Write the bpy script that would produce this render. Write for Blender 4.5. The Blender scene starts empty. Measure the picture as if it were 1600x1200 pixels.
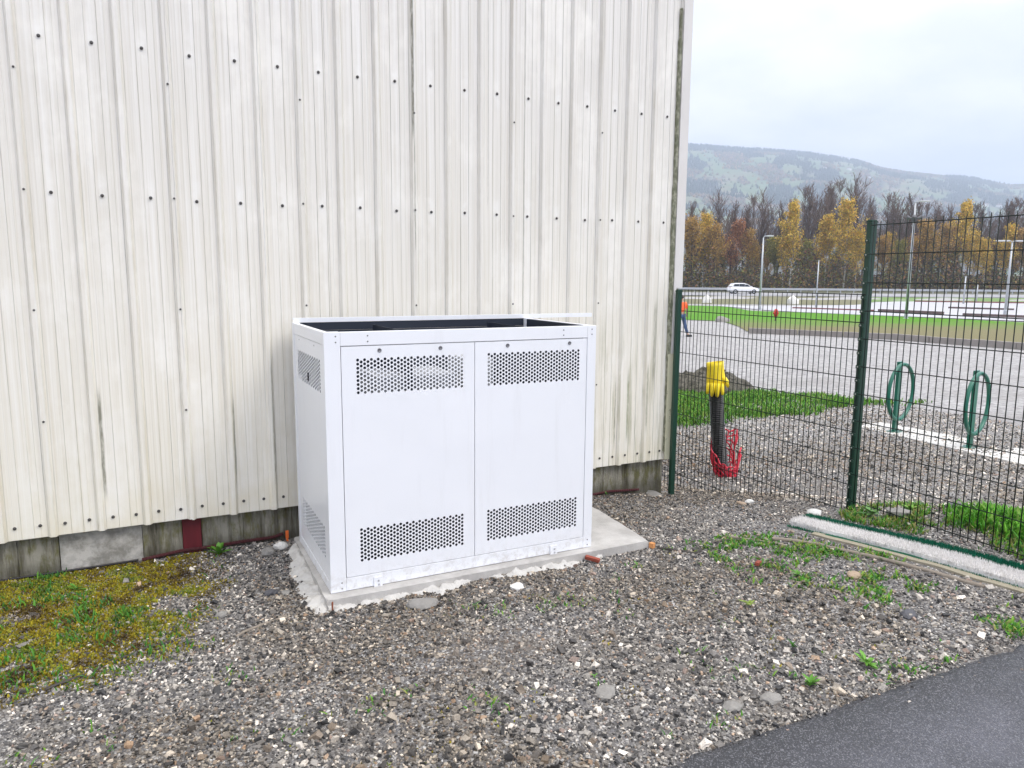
import bpy, bmesh, math, random
import numpy as np
from mathutils import Vector, Matrix, noise as mn
R=math.radians; pi=math.pi
random.seed(7); rng=np.random.default_rng(11)
S=bpy.context.scene; C=S.collection

# ------------------------------------------------------------------ camera
F,YAW,PITCH,ROLL=1148.66,0.462451,0.143331,0.0072835
H=1.7
fw=Vector((math.sin(YAW)*math.cos(PITCH),math.cos(YAW)*math.cos(PITCH),-math.sin(PITCH)))
r0=Vector((math.cos(YAW),-math.sin(YAW),0)); u0=r0.cross(fw)
rr=r0*math.cos(ROLL)+u0*math.sin(ROLL); uu=-r0*math.sin(ROLL)+u0*math.cos(ROLL)
cd=bpy.data.cameras.new('camera'); cam=bpy.data.objects.new('camera',cd); C.objects.link(cam)
cam.matrix_world=Matrix(((rr.x,uu.x,-fw.x,0),(rr.y,uu.y,-fw.y,0),(rr.z,uu.z,-fw.z,H),(0,0,0,1)))
cd.sensor_width=36; cd.lens=F/1600*36; cd.clip_start=.05; cd.clip_end=20000
S.camera=cam

# ------------------------------------------------------------------ world + sun
SUNDIR=Vector((.45,-.62,.75)).normalized()
W=bpy.data.worlds.new('World'); S.world=W; W.use_nodes=True
nt=W.node_tree; nt.nodes.clear(); N=nt.nodes.new; L=nt.links.new
out=N('ShaderNodeOutputWorld'); bg=N('ShaderNodeBackground'); L(bg.outputs[0],out.inputs[0])
sky=N('ShaderNodeTexSky'); sky.sky_type='NISHITA'; sky.sun_disc=False
sky.sun_elevation=math.asin(SUNDIR.z); sky.sun_rotation=math.atan2(SUNDIR.x,SUNDIR.y)
def math_n(tree,op,a,b=None,c=None,clamp=False):
    n=tree.nodes.new('ShaderNodeMath'); n.operation=op; n.use_clamp=clamp
    for i,v in enumerate((a,b,c)):
        if v is None: continue
        if isinstance(v,(int,float)): n.inputs[i].default_value=v
        else: tree.links.new(v,n.inputs[i])
    return n.outputs[0]
tc=N('ShaderNodeTexCoord'); sx=N('ShaderNodeSeparateXYZ'); L(tc.outputs['Generated'],sx.inputs[0])
zc=math_n(nt,'MAXIMUM',sx.outputs[2],0.0)
# cloud deck projected on a plane
den=math_n(nt,'ADD',zc,.22)
cx=math_n(nt,'DIVIDE',sx.outputs[0],den); cy=math_n(nt,'DIVIDE',sx.outputs[1],den)
cv=N('ShaderNodeCombineXYZ'); L(cx,cv.inputs[0]); L(cy,cv.inputs[1])
cn=N('ShaderNodeTexNoise'); L(cv.outputs[0],cn.inputs['Vector']); cn.inputs['Scale'].default_value=2.3; cn.inputs['Detail'].default_value=6; cn.inputs['Roughness'].default_value=.55
cr=N('ShaderNodeValToRGB'); L(cn.outputs[0],cr.inputs[0])
e=cr.color_ramp.elements; e[0].position=.38; e[0].color=(.41,.405,.50,1); e[1].position=.62; e[1].color=(.615,.575,.615,1)
grad=math_n(nt,'MULTIPLY_ADD',math_n(nt,'POWER',zc,1.25),2.9,1.0)      # overcast sky: brighter towards the zenith
vm=N('ShaderNodeVectorMath'); vm.operation='SCALE'; zn=N('ShaderNodeMix'); zn.data_type='RGBA'; L(math_n(nt,'MULTIPLY',zc,1.15,None,True),zn.inputs[0]); L(cr.outputs[0],zn.inputs[6]); zn.inputs[7].default_value=(.585,.575,.57,1); L(zn.outputs[2],vm.inputs[0]); L(grad,vm.inputs[3])
sk=N('ShaderNodeVectorMath'); sk.operation='SCALE'; L(sky.outputs[0],sk.inputs[0]); sk.inputs[3].default_value=.05
mx=N('ShaderNodeMix'); mx.data_type='RGBA'; mx.inputs[0].default_value=.94
L(sk.outputs[0],mx.inputs[6]); L(vm.outputs[0],mx.inputs[7]); L(mx.outputs[2],bg.inputs[0]); bg.inputs[1].default_value=1.0
sd=bpy.data.lights.new('sun','SUN'); sd.energy=1.1; sd.angle=R(20); sd.color=(1,.95,.88)
sun=bpy.data.objects.new('sun',sd); C.objects.link(sun); sun.rotation_euler=SUNDIR.to_track_quat('Z','Y').to_euler(); sun.location=(0,0,50)
S.view_settings.view_transform='Standard'; S.view_settings.look='None'; S.view_settings.exposure=0.70; S.view_settings.gamma=1
S.render.engine='CYCLES'; S.cycles.max_bounces=8; S.cycles.volume_bounces=1

# ------------------------------------------------------------------ helpers
def tag(o,label=None,cat=None,group=None,kind=None):
    if label:o['label']=label
    if cat:o['category']=cat
    if group:o['group']=group
    if kind:o['kind']=kind
    return o
def empty(name,loc=(0,0,0),rz=0,**k):
    o=bpy.data.objects.new(name,None); C.objects.link(o); o.location=loc; o.rotation_euler=(0,0,rz); o.empty_display_size=.1
    return tag(o,**k)
def obj(name,bm,mat,parent=None,smooth=False):
    me=bpy.data.meshes.new(name)
    if isinstance(bm,bmesh.types.BMesh):
        bm.normal_update(); bm.to_mesh(me); bm.free()
    else:
        me.from_pydata(bm[0],[],bm[1])
    if smooth:
        for p in me.polygons: p.use_smooth=True
    for m in (mat if isinstance(mat,(list,tuple)) else [mat]): me.materials.append(m)
    o=bpy.data.objects.new(name,me); C.objects.link(o); o.parent=parent
    return o
def shared(name,o,parent,loc=(0,0,0),rot=(0,0,0)):
    c=bpy.data.objects.new(name,o.data); C.objects.link(c); c.parent=parent; c.location=loc; c.rotation_euler=rot
    return c
def copy_tree(o,parent=None):
    c=o.copy(); C.objects.link(c); c.parent=parent
    for ch in o.children: copy_tree(ch,c)
    return c
def box(bm,x0,x1,y0,y1,z0,z1,bev=0,M=None):
    g=bmesh.ops.create_cube(bm,size=1)['verts']
    m=Matrix.Translation(((x0+x1)/2,(y0+y1)/2,(z0+z1)/2))@Matrix.Diagonal((x1-x0,y1-y0,z1-z0,1))
    if M is not None: m=M@m
    bmesh.ops.transform(bm,matrix=m,verts=g)
    if bev: bmesh.ops.bevel(bm,geom=list({e for v in g for e in v.link_edges}),offset=bev,segments=2,affect='EDGES',profile=.6)
    return bm
def tube(bm,pts,rad,n=8,caps=True,flat=1.0):
    pts=[Vector(p) for p in pts]; rs=rad if isinstance(rad,(list,tuple)) else [rad]*len(pts)
    rings=[]; prev=None
    for i,p in enumerate(pts):
        d=(pts[min(i+1,len(pts)-1)]-pts[max(i-1,0)]).normalized()
        if prev is None:
            a=d.orthogonal().normalized()
        else:
            a=(prev-d*prev.dot(d)).normalized()
        prev=a; b=d.cross(a)
        rings.append([bm.verts.new(p+(a*math.cos(2*pi*k/n)+b*math.sin(2*pi*k/n)*flat)*rs[i]) for k in range(n)])
    for i in range(len(rings)-1):
        for k in range(n): bm.faces.new((rings[i][k],rings[i][(k+1)%n],rings[i+1][(k+1)%n],rings[i+1][k]))
    if caps and n>2:
        bm.faces.new(rings[0][::-1]); bm.faces.new(rings[-1])
    return bm
def lathe(bm,prof,n=16,M=None):
    rings=[]
    for r,z in prof:
        rings.append([bm.verts.new((M or Matrix())@Vector((r*math.cos(2*pi*k/n),r*math.sin(2*pi*k/n),z))) for k in range(n)])
    for i in range(len(rings)-1):
        for k in range(n): bm.faces.new((rings[i][k],rings[i][(k+1)%n],rings[i+1][(k+1)%n],rings[i+1][k]))
    bm.faces.new(rings[0][::-1]); bm.faces.new(rings[-1]); return bm

class MT:      # small node-material builder
    def __init__(s,name,rough=.6,metal=0,spec=.5):
        s.m=bpy.data.materials.new(name); s.m.use_nodes=True; s.t=s.m.node_tree; s.b=s.t.nodes['Principled BSDF']
        s.b.inputs['Roughness'].default_value=rough; s.b.inputs['Metallic'].default_value=metal
        s.b.inputs['Specular IOR Level'].default_value=spec
        s.tc=s.t.nodes.new('ShaderNodeTexCoord'); s.g=s.t.nodes.new('ShaderNodeNewGeometry')
        s.pos=s.g.outputs['Position']
    def mth(s,*a,**k): return math_n(s.t,*a,**k)
    def xyz(s):
        n=s.t.nodes.new('ShaderNodeSeparateXYZ'); s.t.links.new(s.pos,n.inputs[0]); return n.outputs
    def mapv(s,sc,src=None):
        n=s.t.nodes.new('ShaderNodeVectorMath'); n.operation='MULTIPLY'; s.t.links.new(src or s.pos,n.inputs[0]); n.inputs[1].default_value=sc; return n.outputs[0]
    def noise(s,scale,detail=4,rough=.55,sc=None,src=None,dist=0):
        n=s.t.nodes.new('ShaderNodeTexNoise'); n.inputs['Scale'].default_value=scale; n.inputs['Detail'].default_value=detail; n.inputs['Roughness'].default_value=rough; n.inputs['Distortion'].default_value=dist
        s.t.links.new(s.mapv(sc,src) if sc else (src or s.pos),n.inputs['Vector']); return n.outputs[0]
    def vor(s,scale,feat='F1',out=0,sc=None):
        n=s.t.nodes.new('ShaderNodeTexVoronoi'); n.feature=feat; n.inputs['Scale'].default_value=scale
        s.t.links.new(s.mapv(sc) if sc else s.pos,n.inputs['Vector']); return n.outputs[out]
    def ramp(s,fac,stops):
        n=s.t.nodes.new('ShaderNodeValToRGB'); s.t.links.new(fac,n.inputs[0]); el=n.color_ramp.elements
        while len(el)<len(stops): el.new(.5)
        for e,(p,c) in zip(el,stops):
            e.position=p; e.color=(c if hasattr(c,'__len__') else (c,c,c))[:3]+(1,) if hasattr(c,'__len__') else (c,c,c,1)
        return n.outputs[0]
    def mix(s,f,a,b,mode='MIX'):
        n=s.t.nodes.new('ShaderNodeMix'); n.data_type='RGBA'; n.blend_type=mode; n.clamp_factor=True
        for i,v in ((0,f),(6,a),(7,b)):
            if isinstance(v,(int,float)): n.inputs[i].default_value=v if i==0 else (v,v,v,1)
            elif isinstance(v,tuple): n.inputs[i].default_value=v[:3]+(1,)
            else: s.t.links.new(v,n.inputs[i])
        return n.outputs[2]
    def win(s,v,a,b,soft):    # 1 inside [a,b]
        n=s.t.nodes.new('ShaderNodeMapRange'); n.interpolation_type='SMOOTHSTEP'
        s.t.links.new(v,n.inputs[0]); n.inputs[1].default_value=a-soft; n.inputs[2].default_value=a+soft
        m=s.t.nodes.new('ShaderNodeMapRange'); m.interpolation_type='SMOOTHSTEP'
        s.t.links.new(v,m.inputs[0]); m.inputs[1].default_value=b-soft; m.inputs[2].default_value=b+soft; m.inputs[3].default_value=1; m.inputs[4].default_value=0
        return s.mth('MULTIPLY',n.outputs[0],m.outputs[0])
    def attr(s,name='Col'):
        n=s.t.nodes.new('ShaderNodeAttribute'); n.attribute_name=name; return n.outputs[0]
    def col(s,c):
        if isinstance(c,tuple): s.b.inputs['Base Color'].default_value=c[:3]+(1,)
        else: s.t.links.new(c,s.b.inputs['Base Color'])
        return s
    def rough(s,v): s.t.links.new(v,s.b.inputs['Roughness']); return s
    def bump(s,h,dist,strength=1.0):
        n=s.t.nodes.new('ShaderNodeBump'); n.inputs['Distance'].default_value=dist; n.inputs['Strength'].default_value=strength
        s.t.links.new(h,n.inputs['Height']); s.t.links.new(n.outputs[0],s.b.inputs['Normal']); return s
def simple(name,c,rough=.6,metal=0,var=.12,scale=9,bump=0,bs=60,spec=.5):
    m=MT(name,rough,metal,spec); f=m.noise(scale,5,.6)
    m.col(m.mix(f,tuple(x*(1-var) for x in c),tuple(min(1,x*(1+var)) for x in c)))
    if bump: m.bump(m.noise(bs,4),bump)
    return m.m
def ssn(a,b,x):
    t=np.clip((x-a)/(b-a),0,1); return t*t*(3-2*t)

def Zg(x,y):   # terrain height (numpy friendly)
    x=np.asarray(x,float); y=np.asarray(y,float)
    D=x*.4461+y*.8949; t=(x-4.2)*.6+(y-3.9)*.8
    z=-.4*np.clip(t/1.8,0,1)**1.2-.3*ssn(12,28,D)+.4*ssn(92,104,D)
    z=z+.11*np.exp(-(((x-5.05)/.42)**2+((y-2.75)/.75)**2))
    z=z+.012*np.sin(x*2.1+1.3*np.sin(y*1.7))*np.sin(y*2.6+.8*np.sin(x*1.9))*ssn(2.0,2.6,y)*(1-ssn(10,14,D))
    return z
def zg(x,y): return float(Zg(x,y))
def place(px,D):     # a bearing (as seen from the camera stand) and a depth -> ground position
    u=(px-800)/1160.0
    return D*(math.sin(YAW)+u*math.cos(YAW)), D*(math.cos(YAW)-u*math.sin(YAW))
def placez(px,D):
    x,y=place(px,D); return (x,y,zg(x,y))

# ------------------------------------------------------------------ ground
def axis(lo,hi,a,b,step,grow=1.28):
    v=list(np.arange(a,b+1e-6,step)); s=step
    while v[-1]<hi: s*=grow; v.append(v[-1]+s)
    s=step; l=[a]
    while l[-1]>lo: s*=grow; l.append(l[-1]-s)
    return np.array(l[:0:-1]+v)
gx=axis(-7000,9000,-2.0,11.0,.07,1.12); gy=axis(-3000,9000,1.2,9.0,.07,1.12)
def grid_mesh(name,X,Y,Z,mat,parent=None,smooth=True):
    n,m=X.shape; co=np.stack([X,Y,Z],-1).reshape(-1,3)
    i=np.arange(n*m).reshape(n,m); q=np.stack([i[:-1,:-1],i[1:,:-1],i[1:,1:],i[:-1,1:]],-1).reshape(-1,4)
    me=bpy.data.meshes.new(name); me.vertices.add(len(co)); me.vertices.foreach_set('co',co.ravel())
    me.loops.add(q.size); me.loops.foreach_set('vertex_index',q.ravel().astype(np.int32))
    me.polygons.add(len(q)); me.polygons.foreach_set('loop_start',np.arange(0,q.size,4,dtype=np.int32))
    me.polygons.foreach_set('use_smooth',np.full(len(q),smooth)); me.update(calc_edges=True); me.validate()
    me.materials.append(mat); o=bpy.data.objects.new(name,me); C.objects.link(o); o.parent=parent; return o
g=MT('gravel_ground',.72,spec=.45)
xs=g.xyz()
vc=g.vor(75,out=1); vd=g.vor(75,'DISTANCE_TO_EDGE'); vc2=g.vor(150,out=1)
bw=g.t.nodes.new('ShaderNodeRGBToBW'); g.t.links.new(vc,bw.inputs[0])
st=g.ramp(bw.outputs[0],[(.12,(.06,.06,.064)),(.4,(.17,.165,.165)),(.62,(.24,.225,.21)),(.85,(.5,.49,.47))])
dirt=g.ramp(g.noise(2.2,6,.65),[(.3,(.05,.045,.042)),(.7,(.13,.12,.112))])
near=g.mix(g.ramp(vd,[(.0,0.),(.12,1.)]),dirt,st); near=g.mix(g.ramp(g.noise(1.7,6,.7),[(.5,0.),(.66,.7)]),near,g.mix(g.noise(90,3,.7),(.07,.06,.045),(.24,.205,.165)))
big=g.noise(.35,5,.6)
farc=g.mix(g.ramp(g.noise(7,5,.8),[(.35,0.),(.62,1.)]),(.17,.165,.165),(.46,.45,.445))
farc=g.mix(g.ramp(g.noise(.8,6,.7),[(.48,0.),(.66,.7)]),farc,(.24,.23,.22))
D_=g.mth('ADD',g.mth('MULTIPLY',xs[0],.4461),g.mth('MULTIPLY',xs[1],.8949))
farm=g.t.nodes.new('ShaderNodeMapRange'); g.t.links.new(D_,farm.inputs[0]); farm.inputs[1].default_value=8.5; farm.inputs[2].default_value=12
c=g.mix(farm.outputs[0],near,farc)
vf=g.t.nodes.new('ShaderNodeMapRange'); g.t.links.new(D_,vf.inputs[0]); vf.inputs[1].default_value=112; vf.inputs[2].default_value=118
c=g.mix(vf.outputs[0],c,g.mix(g.noise(.05,5),(.05,.045,.025),(.07,.08,.03)))
g.col(c).bump(g.mth('ADD',g.mth('MINIMUM',vd,.25),g.mth('MULTIPLY',g.noise(30,5),.4)),.012)
GX,GY=np.meshgrid(gx,gy,indexing='ij')
o=grid_mesh('ground',GX,GY,Zg(GX,GY),g.m); tag(o,'grey gravel ground around the shed and the open lot beyond',None,kind='structure')

def sheet(name,pxs,near,far,mat,dz,nd=10,label=None):
    P=np.linspace(pxs[0],pxs[-1],70); a=np.interp(P,pxs,near); b=np.interp(P,pxs,far)
    T=np.linspace(0,1,nd)[None,:]
    D=a[:,None]+(b-a)[:,None]*T; U=(P[:,None]-800)/1160
    X=D*(math.sin(YAW)+U*math.cos(YAW)); Y=D*(math.cos(YAW)-U*math.sin(YAW))
    o=grid_mesh(name,X,Y,Zg(X,Y)+dz,mat); return tag(o,label,kind='structure')
gm=MT('meadow',.9,spec=.1); n1=gm.noise(.45,5,.6); n2=gm.noise(12,4,.7)
gr=gm.mix(n2,(.05,.17,.012),(.12,.30,.03)); gr=gm.mix(gm.ramp(gm.noise(.9,5,.7),[(.5,0.),(.68,.55)]),gr,(.16,.17,.06)); mud=gm.mix(n2,(.12,.12,.05),(.24,.21,.13))
sxx=gm.xyz(); Dm=gm.mth('ADD',gm.mth('MULTIPLY',sxx[0],.4461),gm.mth('MULTIPLY',sxx[1],.8949))
lowb=gm.t.nodes.new('ShaderNodeMapRange'); gm.t.links.new(gm.mth('ADD',Dm,gm.mth('MULTIPLY',gm.mth('SUBTRACT',n1,.5),14)),lowb.inputs[0]); lowb.inputs[1].default_value=36; lowb.inputs[2].default_value=45
gm.col(gm.mix(lowb.outputs[0],mud,gr)).bump(n2,.03)
sheet('grass_bank',[1000,1130,1160,1172,1250,1400,1600,1900],[45,42.5,37,33.6,32.6,30.5,26.4,22],[70,66,60,57,54.5,49.5,43.5,37],gm.m,.03,label='bright green grass bank between gravel lot and paved yard')
bs=simple('rough_grass',(.15,.145,.075),.9,var=.35,scale=1.4,bump=.05,bs=9)
sheet('verge',[900,1345,1352],[72,72,72],[98,98,98],bs,.025,label='brown grass verge rising to the far road')
gg=simple('verge_grass',(.12,.2,.05),.9,var=.35,scale=1.2)
sheet('grass_verge',[1352,1365,1440,2000],[72,84,86,84],[98,98,98,98],gg,.028,label='green verge between paved yard and far road')
pl=MT('yard_asphalt',.5); pl.col(pl.mix(pl.noise(.5,5),(.34,.34,.36),(.48,.48,.51)))
sheet('paved_yard',[1120,1200,1250,1345,1365,1400,1440,2000],[66.5,57.5,54.8,51.3,50.8,49.8,48.6,34],[68,66,68,72,80,84.5,85.5,83.5],pl.m,.05,label='pale wet asphalt yard behind the grass bank')
rd=MT('road_asphalt',.45); rd.col(rd.mix(rd.noise(.4,5),(.22,.22,.235),(.33,.33,.345)))
sheet('road',[-1500,800,3500],[99,99,99],[109,109,109],rd.m,.04,label='grey road crossing in front of the trees')

# asphalt path by the camera
ap=MT('path_asphalt',.42,spec=.5); n1=ap.noise(260,4,.7); v=ap.vor(240,out=1); bw=ap.t.nodes.new('ShaderNodeRGBToBW'); ap.t.links.new(v,bw.inputs[0])
ys=ap.xyz()
edge=ap.mth('ADD',ys[1],ap.mth('MULTIPLY',ap.noise(3,5,.7),.22)); em=ap.t.nodes.new('ShaderNodeMapRange'); ap.t.links.new(edge,em.inputs[0]); em.inputs[1].default_value=1.60; em.inputs[2].default_value=1.90
base=ap.mix(ap.ramp(ap.noise(3.5,5,.7),[(.35,0.),(.65,1.)]),(.06,.062,.072),(.105,.107,.128)); base=ap.mix(em.outputs[0],base,(.035,.036,.04))
base=ap.mix(ap.ramp(bw.outputs[0],[(.62,0.),(.82,.6)]),base,(.28,.28,.30)); base=ap.mix(ap.ramp(n1,[(.52,0.),(.62,.85)]),base,(.018,.018,.022))
ap.col(base).rough(ap.ramp(ap.noise(5,4),[(.3,.28),(.7,.55)])).bump(n1,.004)
X=np.concatenate([np.arange(-8,1,.06),np.arange(1,4.5,.015),np.arange(4.5,12,.06)]); J=np.array([-6,-2,0,.8,1.3,1.5,1.6,1.7,1.76,1.8,1.82])
Xg,Yg=np.meshgrid(X,J,indexing='ij'); wob=np.array([mn.noise(Vector((x*3,0,0)))*.018+mn.noise(Vector((x*11,5,0)))*.016+mn.noise(Vector((x*31,9,0)))*.014 for x in X])
line=1.885-.02*np.clip(X-1.5,0,9)
Yg=Yg.copy(); Zp=np.full_like(Yg,.014)+.004*np.sin(Xg*5)*np.sin(Yg*7)*0
Yg[:,-1]=line+wob; Yg[:,-2]=line+wob-.012; Yg[:,-3]=line+wob-.05; Zp[:,-1]=-.02; Zp[:,-2]=.008
o=grid_mesh('asphalt_path',Xg,Yg,Zp,ap.m); tag(o,'dark wet asphalt path in the near right corner',kind='structure')

# ------------------------------------------------------------------ hills
def ridge(px):
    ys=np.interp(px,[-1500,400,900,1070,1130,1200,1250,1300,1340,1365,1400,1440,1500,1530,1560,1600,1700,2100,4000],
                    [330,250,232,228,232,236,240,247,254,262,268,273,279,286,291,290,296,320,360])
    a=np.arctan((600-ys)/1148.66)-PITCH; return np.tan(a)
P=np.linspace(-1200,3400,330); Dh=np.concatenate([np.linspace(420,1500,22),np.linspace(1560,3300,70),np.linspace(3400,5200,10)])
U=(P[:,None]-800)/1160; X=Dh[None,:]*(math.sin(YAW)+U*math.cos(YAW)); Y=Dh[None,:]*(math.cos(YAW)-U*math.sin(YAW))
def hillz(px,D,x,y):
    e=(ridge(px)+.0005+.004*max(0,min(1,(px-1350)/250)))*min(D,2950)
    p=ssn(450,2900,D)**.75*(1-.55*ssn(3000,5200,D))
    nz=mn.fractal(Vector((x/900,y/900,3)),1.0,2.0,4)*42*ssn(600,1500,D)*(1-ssn(1900,2800,D))
    return e*p+nz-.5
Zh=np.array([[float(hillz(P[i],Dh[j],X[i,j],Y[i,j])) for j in range(len(Dh))] for i in range(len(P))])
def forest(x,y,px,D):
    f=1.2*mn.fractal(Vector((px/34,D/300,1)),.8,2.0,5)+.25*mn.noise(Vector((x/60,y/60,8)))
    return f+.05+ (.45 if D>2830 else 0) + (.15 if D<1500 else 0)
hm=MT('hill_fields',.95); at=hm.attr('forest')
hn=hm.noise(.006,5,.6)
field=hm.ramp(hn,[(.35,(.045,.09,.025)),(.5,(.08,.125,.04)),(.62,(.15,.115,.06)),(.75,(.06,.10,.03))])
hm.col(hm.mix(hm.ramp(at,[(.35,0.),(.6,1.)]),field,hm.mix(hm.noise(.03,4),(.012,.022,.012),(.06,.05,.028))))
o=grid_mesh('hills',X,Y,Zh,hm.m); tag(o,'wooded hillside with pale fields far behind the trees',kind='structure')
Fv=np.array([[forest(X[i,j],Y[i,j],P[i],Dh[j]) for j in range(len(Dh))] for i in range(len(P))])
a=o.data.attributes.new('forest','FLOAT','POINT'); a.data.foreach_set('value',np.clip(Fv*2.2+.5,0,1).ravel().astype(np.float32))

def soup(name,V,Fc,cols,mat,label=None,cat=None,parent=None,smooth=False,kind='stuff'):
    """V (n,k,3) vertices of n alike pieces, Fc face index list, cols (n,3)"""
    n,k,_=V.shape; fl=np.array(Fc); f=(fl[None]+(np.arange(n)*k)[:,None,None]).reshape(-1,fl.shape[1])
    me=bpy.data.meshes.new(name); me.vertices.add(n*k); me.vertices.foreach_set('co',V.reshape(-1).astype(np.float32))
    me.loops.add(f.size); me.loops.foreach_set('vertex_index',f.ravel().astype(np.int32))
    me.polygons.add(len(f)); me.polygons.foreach_set('loop_start',np.arange(0,f.size,fl.shape[1],dtype=np.int32))
    me.polygons.foreach_set('use_smooth',np.full(len(f),smooth)); me.update(calc_edges=True)
    ca=me.attributes.new('Col','FLOAT_COLOR','POINT')
    cc=np.ones((n,k,4),np.float32); cc[:,:,:3]=cols[:,None,:]; ca.data.foreach_set('color',cc.ravel())
    me.materials.append(mat); o=bpy.data.objects.new(name,me); C.objects.link(o); o.parent=parent
    return tag(o,label,cat,kind=kind)
def attr_mat(name,rough,spec=.4,trans=0,var=.25,sc=60):
    m=MT(name,rough,spec=spec); a=m.attr('Col')
    m.col(m.mix(1.0,a,m.ramp(m.noise(sc,4,.7),[(.3,1-var),(.7,1+var)]),'MULTIPLY'))
    if trans:
        m.b.inputs['Subsurface Weight'].default_value=0
        t=m.t.nodes.new('ShaderNodeBsdfTranslucent'); m.t.links.new(a,t.inputs[0]); ms=m.t.nodes.new('ShaderNodeMixShader'); ms.inputs[0].default_value=trans
        m.t.links.new(m.b.outputs[0],ms.inputs[1]); m.t.links.new(t.outputs[0],ms.inputs[2]); m.t.links.new(ms.outputs[0],m.t.nodes['Material Output'].inputs[0])
    return m.m
leafm=attr_mat('leaves',.7,.3,.3,.15,3); barkm=attr_mat('bark',.9,.2,0,.3,2)
# far forest on the hills
cone=np.array([[math.cos(a),math.sin(a),0] for a in np.arange(5)*2*pi/5]+[[.6*math.cos(a+.6),.6*math.sin(a+.6),.55] for a in np.arange(5)*2*pi/5]+[[0,0,1]])
coneF=[[i,(i+1)%5,5+i] for i in range(5)]+[[(i+1)%5,5+(i+1)%5,5+i] for i in range(5)]+[[5+i,5+(i+1)%5,10] for i in range(5)]
pts=[];cl=[]
tries=0
while len(pts)<24000 and tries<90000:
    tries+=1
    px=random.uniform(1030,1690) if tries%5 else random.uniform(600,2100)
    D=random.uniform(1150,2990); x,y=place(px,D); f=forest(x,y,px,D)
    if f<.06 and random.random()>.05: continue
    conif=mn.noise(Vector((x/300,y/300,20)))>-.05
    kk=1.5 if D>2820 else 1; h=random.uniform(7,14)*kk if conif else random.uniform(6,10)*kk; w=h*(.32 if conif else .6)
    pts.append((x,y,float(hillz(px,D,x,y))-1.5,w,h,random.random()*6))
    k=random.uniform(.6,1.4)
    cl.append((.018*k,.035*k,.018*k) if conif else random.choice([(.13*k,.08*k,.05*k),(.08*k,.09*k,.03*k),(.22*k,.13*k,.05*k)]))
p=np.array(pts); ca,sa=np.cos(p[:,5]),np.sin(p[:,5])
V=np.empty((len(p),11,3)); jit=1+.25*rng.standard_normal((len(p),11))
V[:,:,0]=p[:,0:1]+p[:,3:4]*jit*(cone[None,:,0]*ca[:,None]-cone[None,:,1]*sa[:,None])
V[:,:,1]=p[:,1:2]+p[:,3:4]*jit*(cone[None,:,0]*sa[:,None]+cone[None,:,1]*ca[:,None])
V[:,:,2]=p[:,2:3]+p[:,4:5]*cone[None,:,2]
soup('forest',V,coneF,np.array(cl),leafm,'dark woods covering the far hillside','forest')

# houses on the hillside
whm=simple('render_white',(.7,.69,.66),.8); rfm=simple('roof_brown',(.16,.10,.08),.8); glm=simple('dark_pane',(.03,.035,.04),.2)
for px,D,lab in [(1275,2350,'small white farmhouse high on the hill, left of the others'),(1313,2400,'white hillside house under the skyline wood'),(1345,2300,'pale house on the hill above the tall lamp row'),(1548,2100,'white house near the right end of the hill'),(1527,2080,'pale barn on the right hill meadow')]:
    x,y=place(px,D); z=float(hillz(px,D,x,y)); t=empty('farmhouse',(x,y,z),random.random()*3,label=lab,cat='house')
    w,d,h=random.uniform(11,15),9,5.5
    obj('wall',box(bmesh.new(),-w/2,w/2,-d/2,d/2,-3,h),whm,t)
    obj('roof',([(-w/2-.6,-d/2-.6,h),(w/2+.6,-d/2-.6,h),(w/2+.6,d/2+.6,h),(-w/2-.6,d/2+.6,h),(-w/2-.6,0,h+4),(w/2+.6,0,h+4)],[(0,1,5,4),(2,3,4,5),(0,4,3),(1,2,5),(3,2,1,0)]),rfm,t)
    for k in range(3): obj('window',box(bmesh.new(),-w/3+k*w/3-.6,-w/3+k*w/3+.6,-d/2-.06,-d/2+.05,2,3.5),glm,t)

# ------------------------------------------------------------------ trees of the belt
def bare_mesh(h,seed,spread=.35,nlimb=26,wild=False):
    rnd=random.Random(seed); segs=[]      # (p0,p1,r0,r1)
    top=Vector((rnd.uniform(-.4,.4),rnd.uniform(-.4,.4),h))
    def tp(t): return Vector((top.x*t+.25*math.sin(t*5+seed),top.y*t,h*t))
    for i in range(8): segs.append((tp(i/8),tp((i+1)/8),.24*(1-i/8.6),.24*(1-(i+1)/8.6)))
    def branch(p,d,l,r,lev):
        n=3; q=p
        for i in range(n):
            d=(d+Vector((rnd.gauss(0,.10),rnd.gauss(0,.10),.10 if lev<2 else .03))).normalized()
            e=q+d*l/n; segs.append((q,e,r*(1-i/n*.6),r*(1-(i+1)/n*.6))); 
            if lev<3:
                for k in range(2 if lev<2 else 2):
                    s=(d+Vector((rnd.gauss(0,.38),rnd.gauss(0,.38),rnd.uniform(.0,.45)))).normalized()
                    branch(q.lerp(e,rnd.random()),s,l*rnd.uniform(.35,.55),r*.45,lev+1)
            q=e
    for i in range(nlimb):
        t=rnd.uniform(.28,.97); a=rnd.random()*2*pi; up=rnd.uniform(.7,1.3)
        d=Vector((math.cos(a)*spread*2,math.sin(a)*spread*2,up)).normalized()
        branch(tp(t),d,(1.15-t)*h*rnd.uniform(.28,.42)+.6,.07*(1.2-t)+.012,1)
    n=len(segs); V=np.zeros((n,6,3))
    for i,(a,b,ra,rb) in enumerate(segs):
        d=(b-a); d.normalize(); o1=d.orthogonal().normalized(); o2=d.cross(o1)
        for k in range(3):
            w=o1*math.cos(k*2.0944)+o2*math.sin(k*2.0944)
            V[i,k]=a+w*max(ra,.021); V[i,3+k]=b+w*max(rb,.016)
    return V,segs
triF=[[0,1,4,3],[1,2,5,4],[2,0,3,5]]
def mesh_only(o): 
    m=o.data; bpy.data.objects.remove(o); return m
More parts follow.
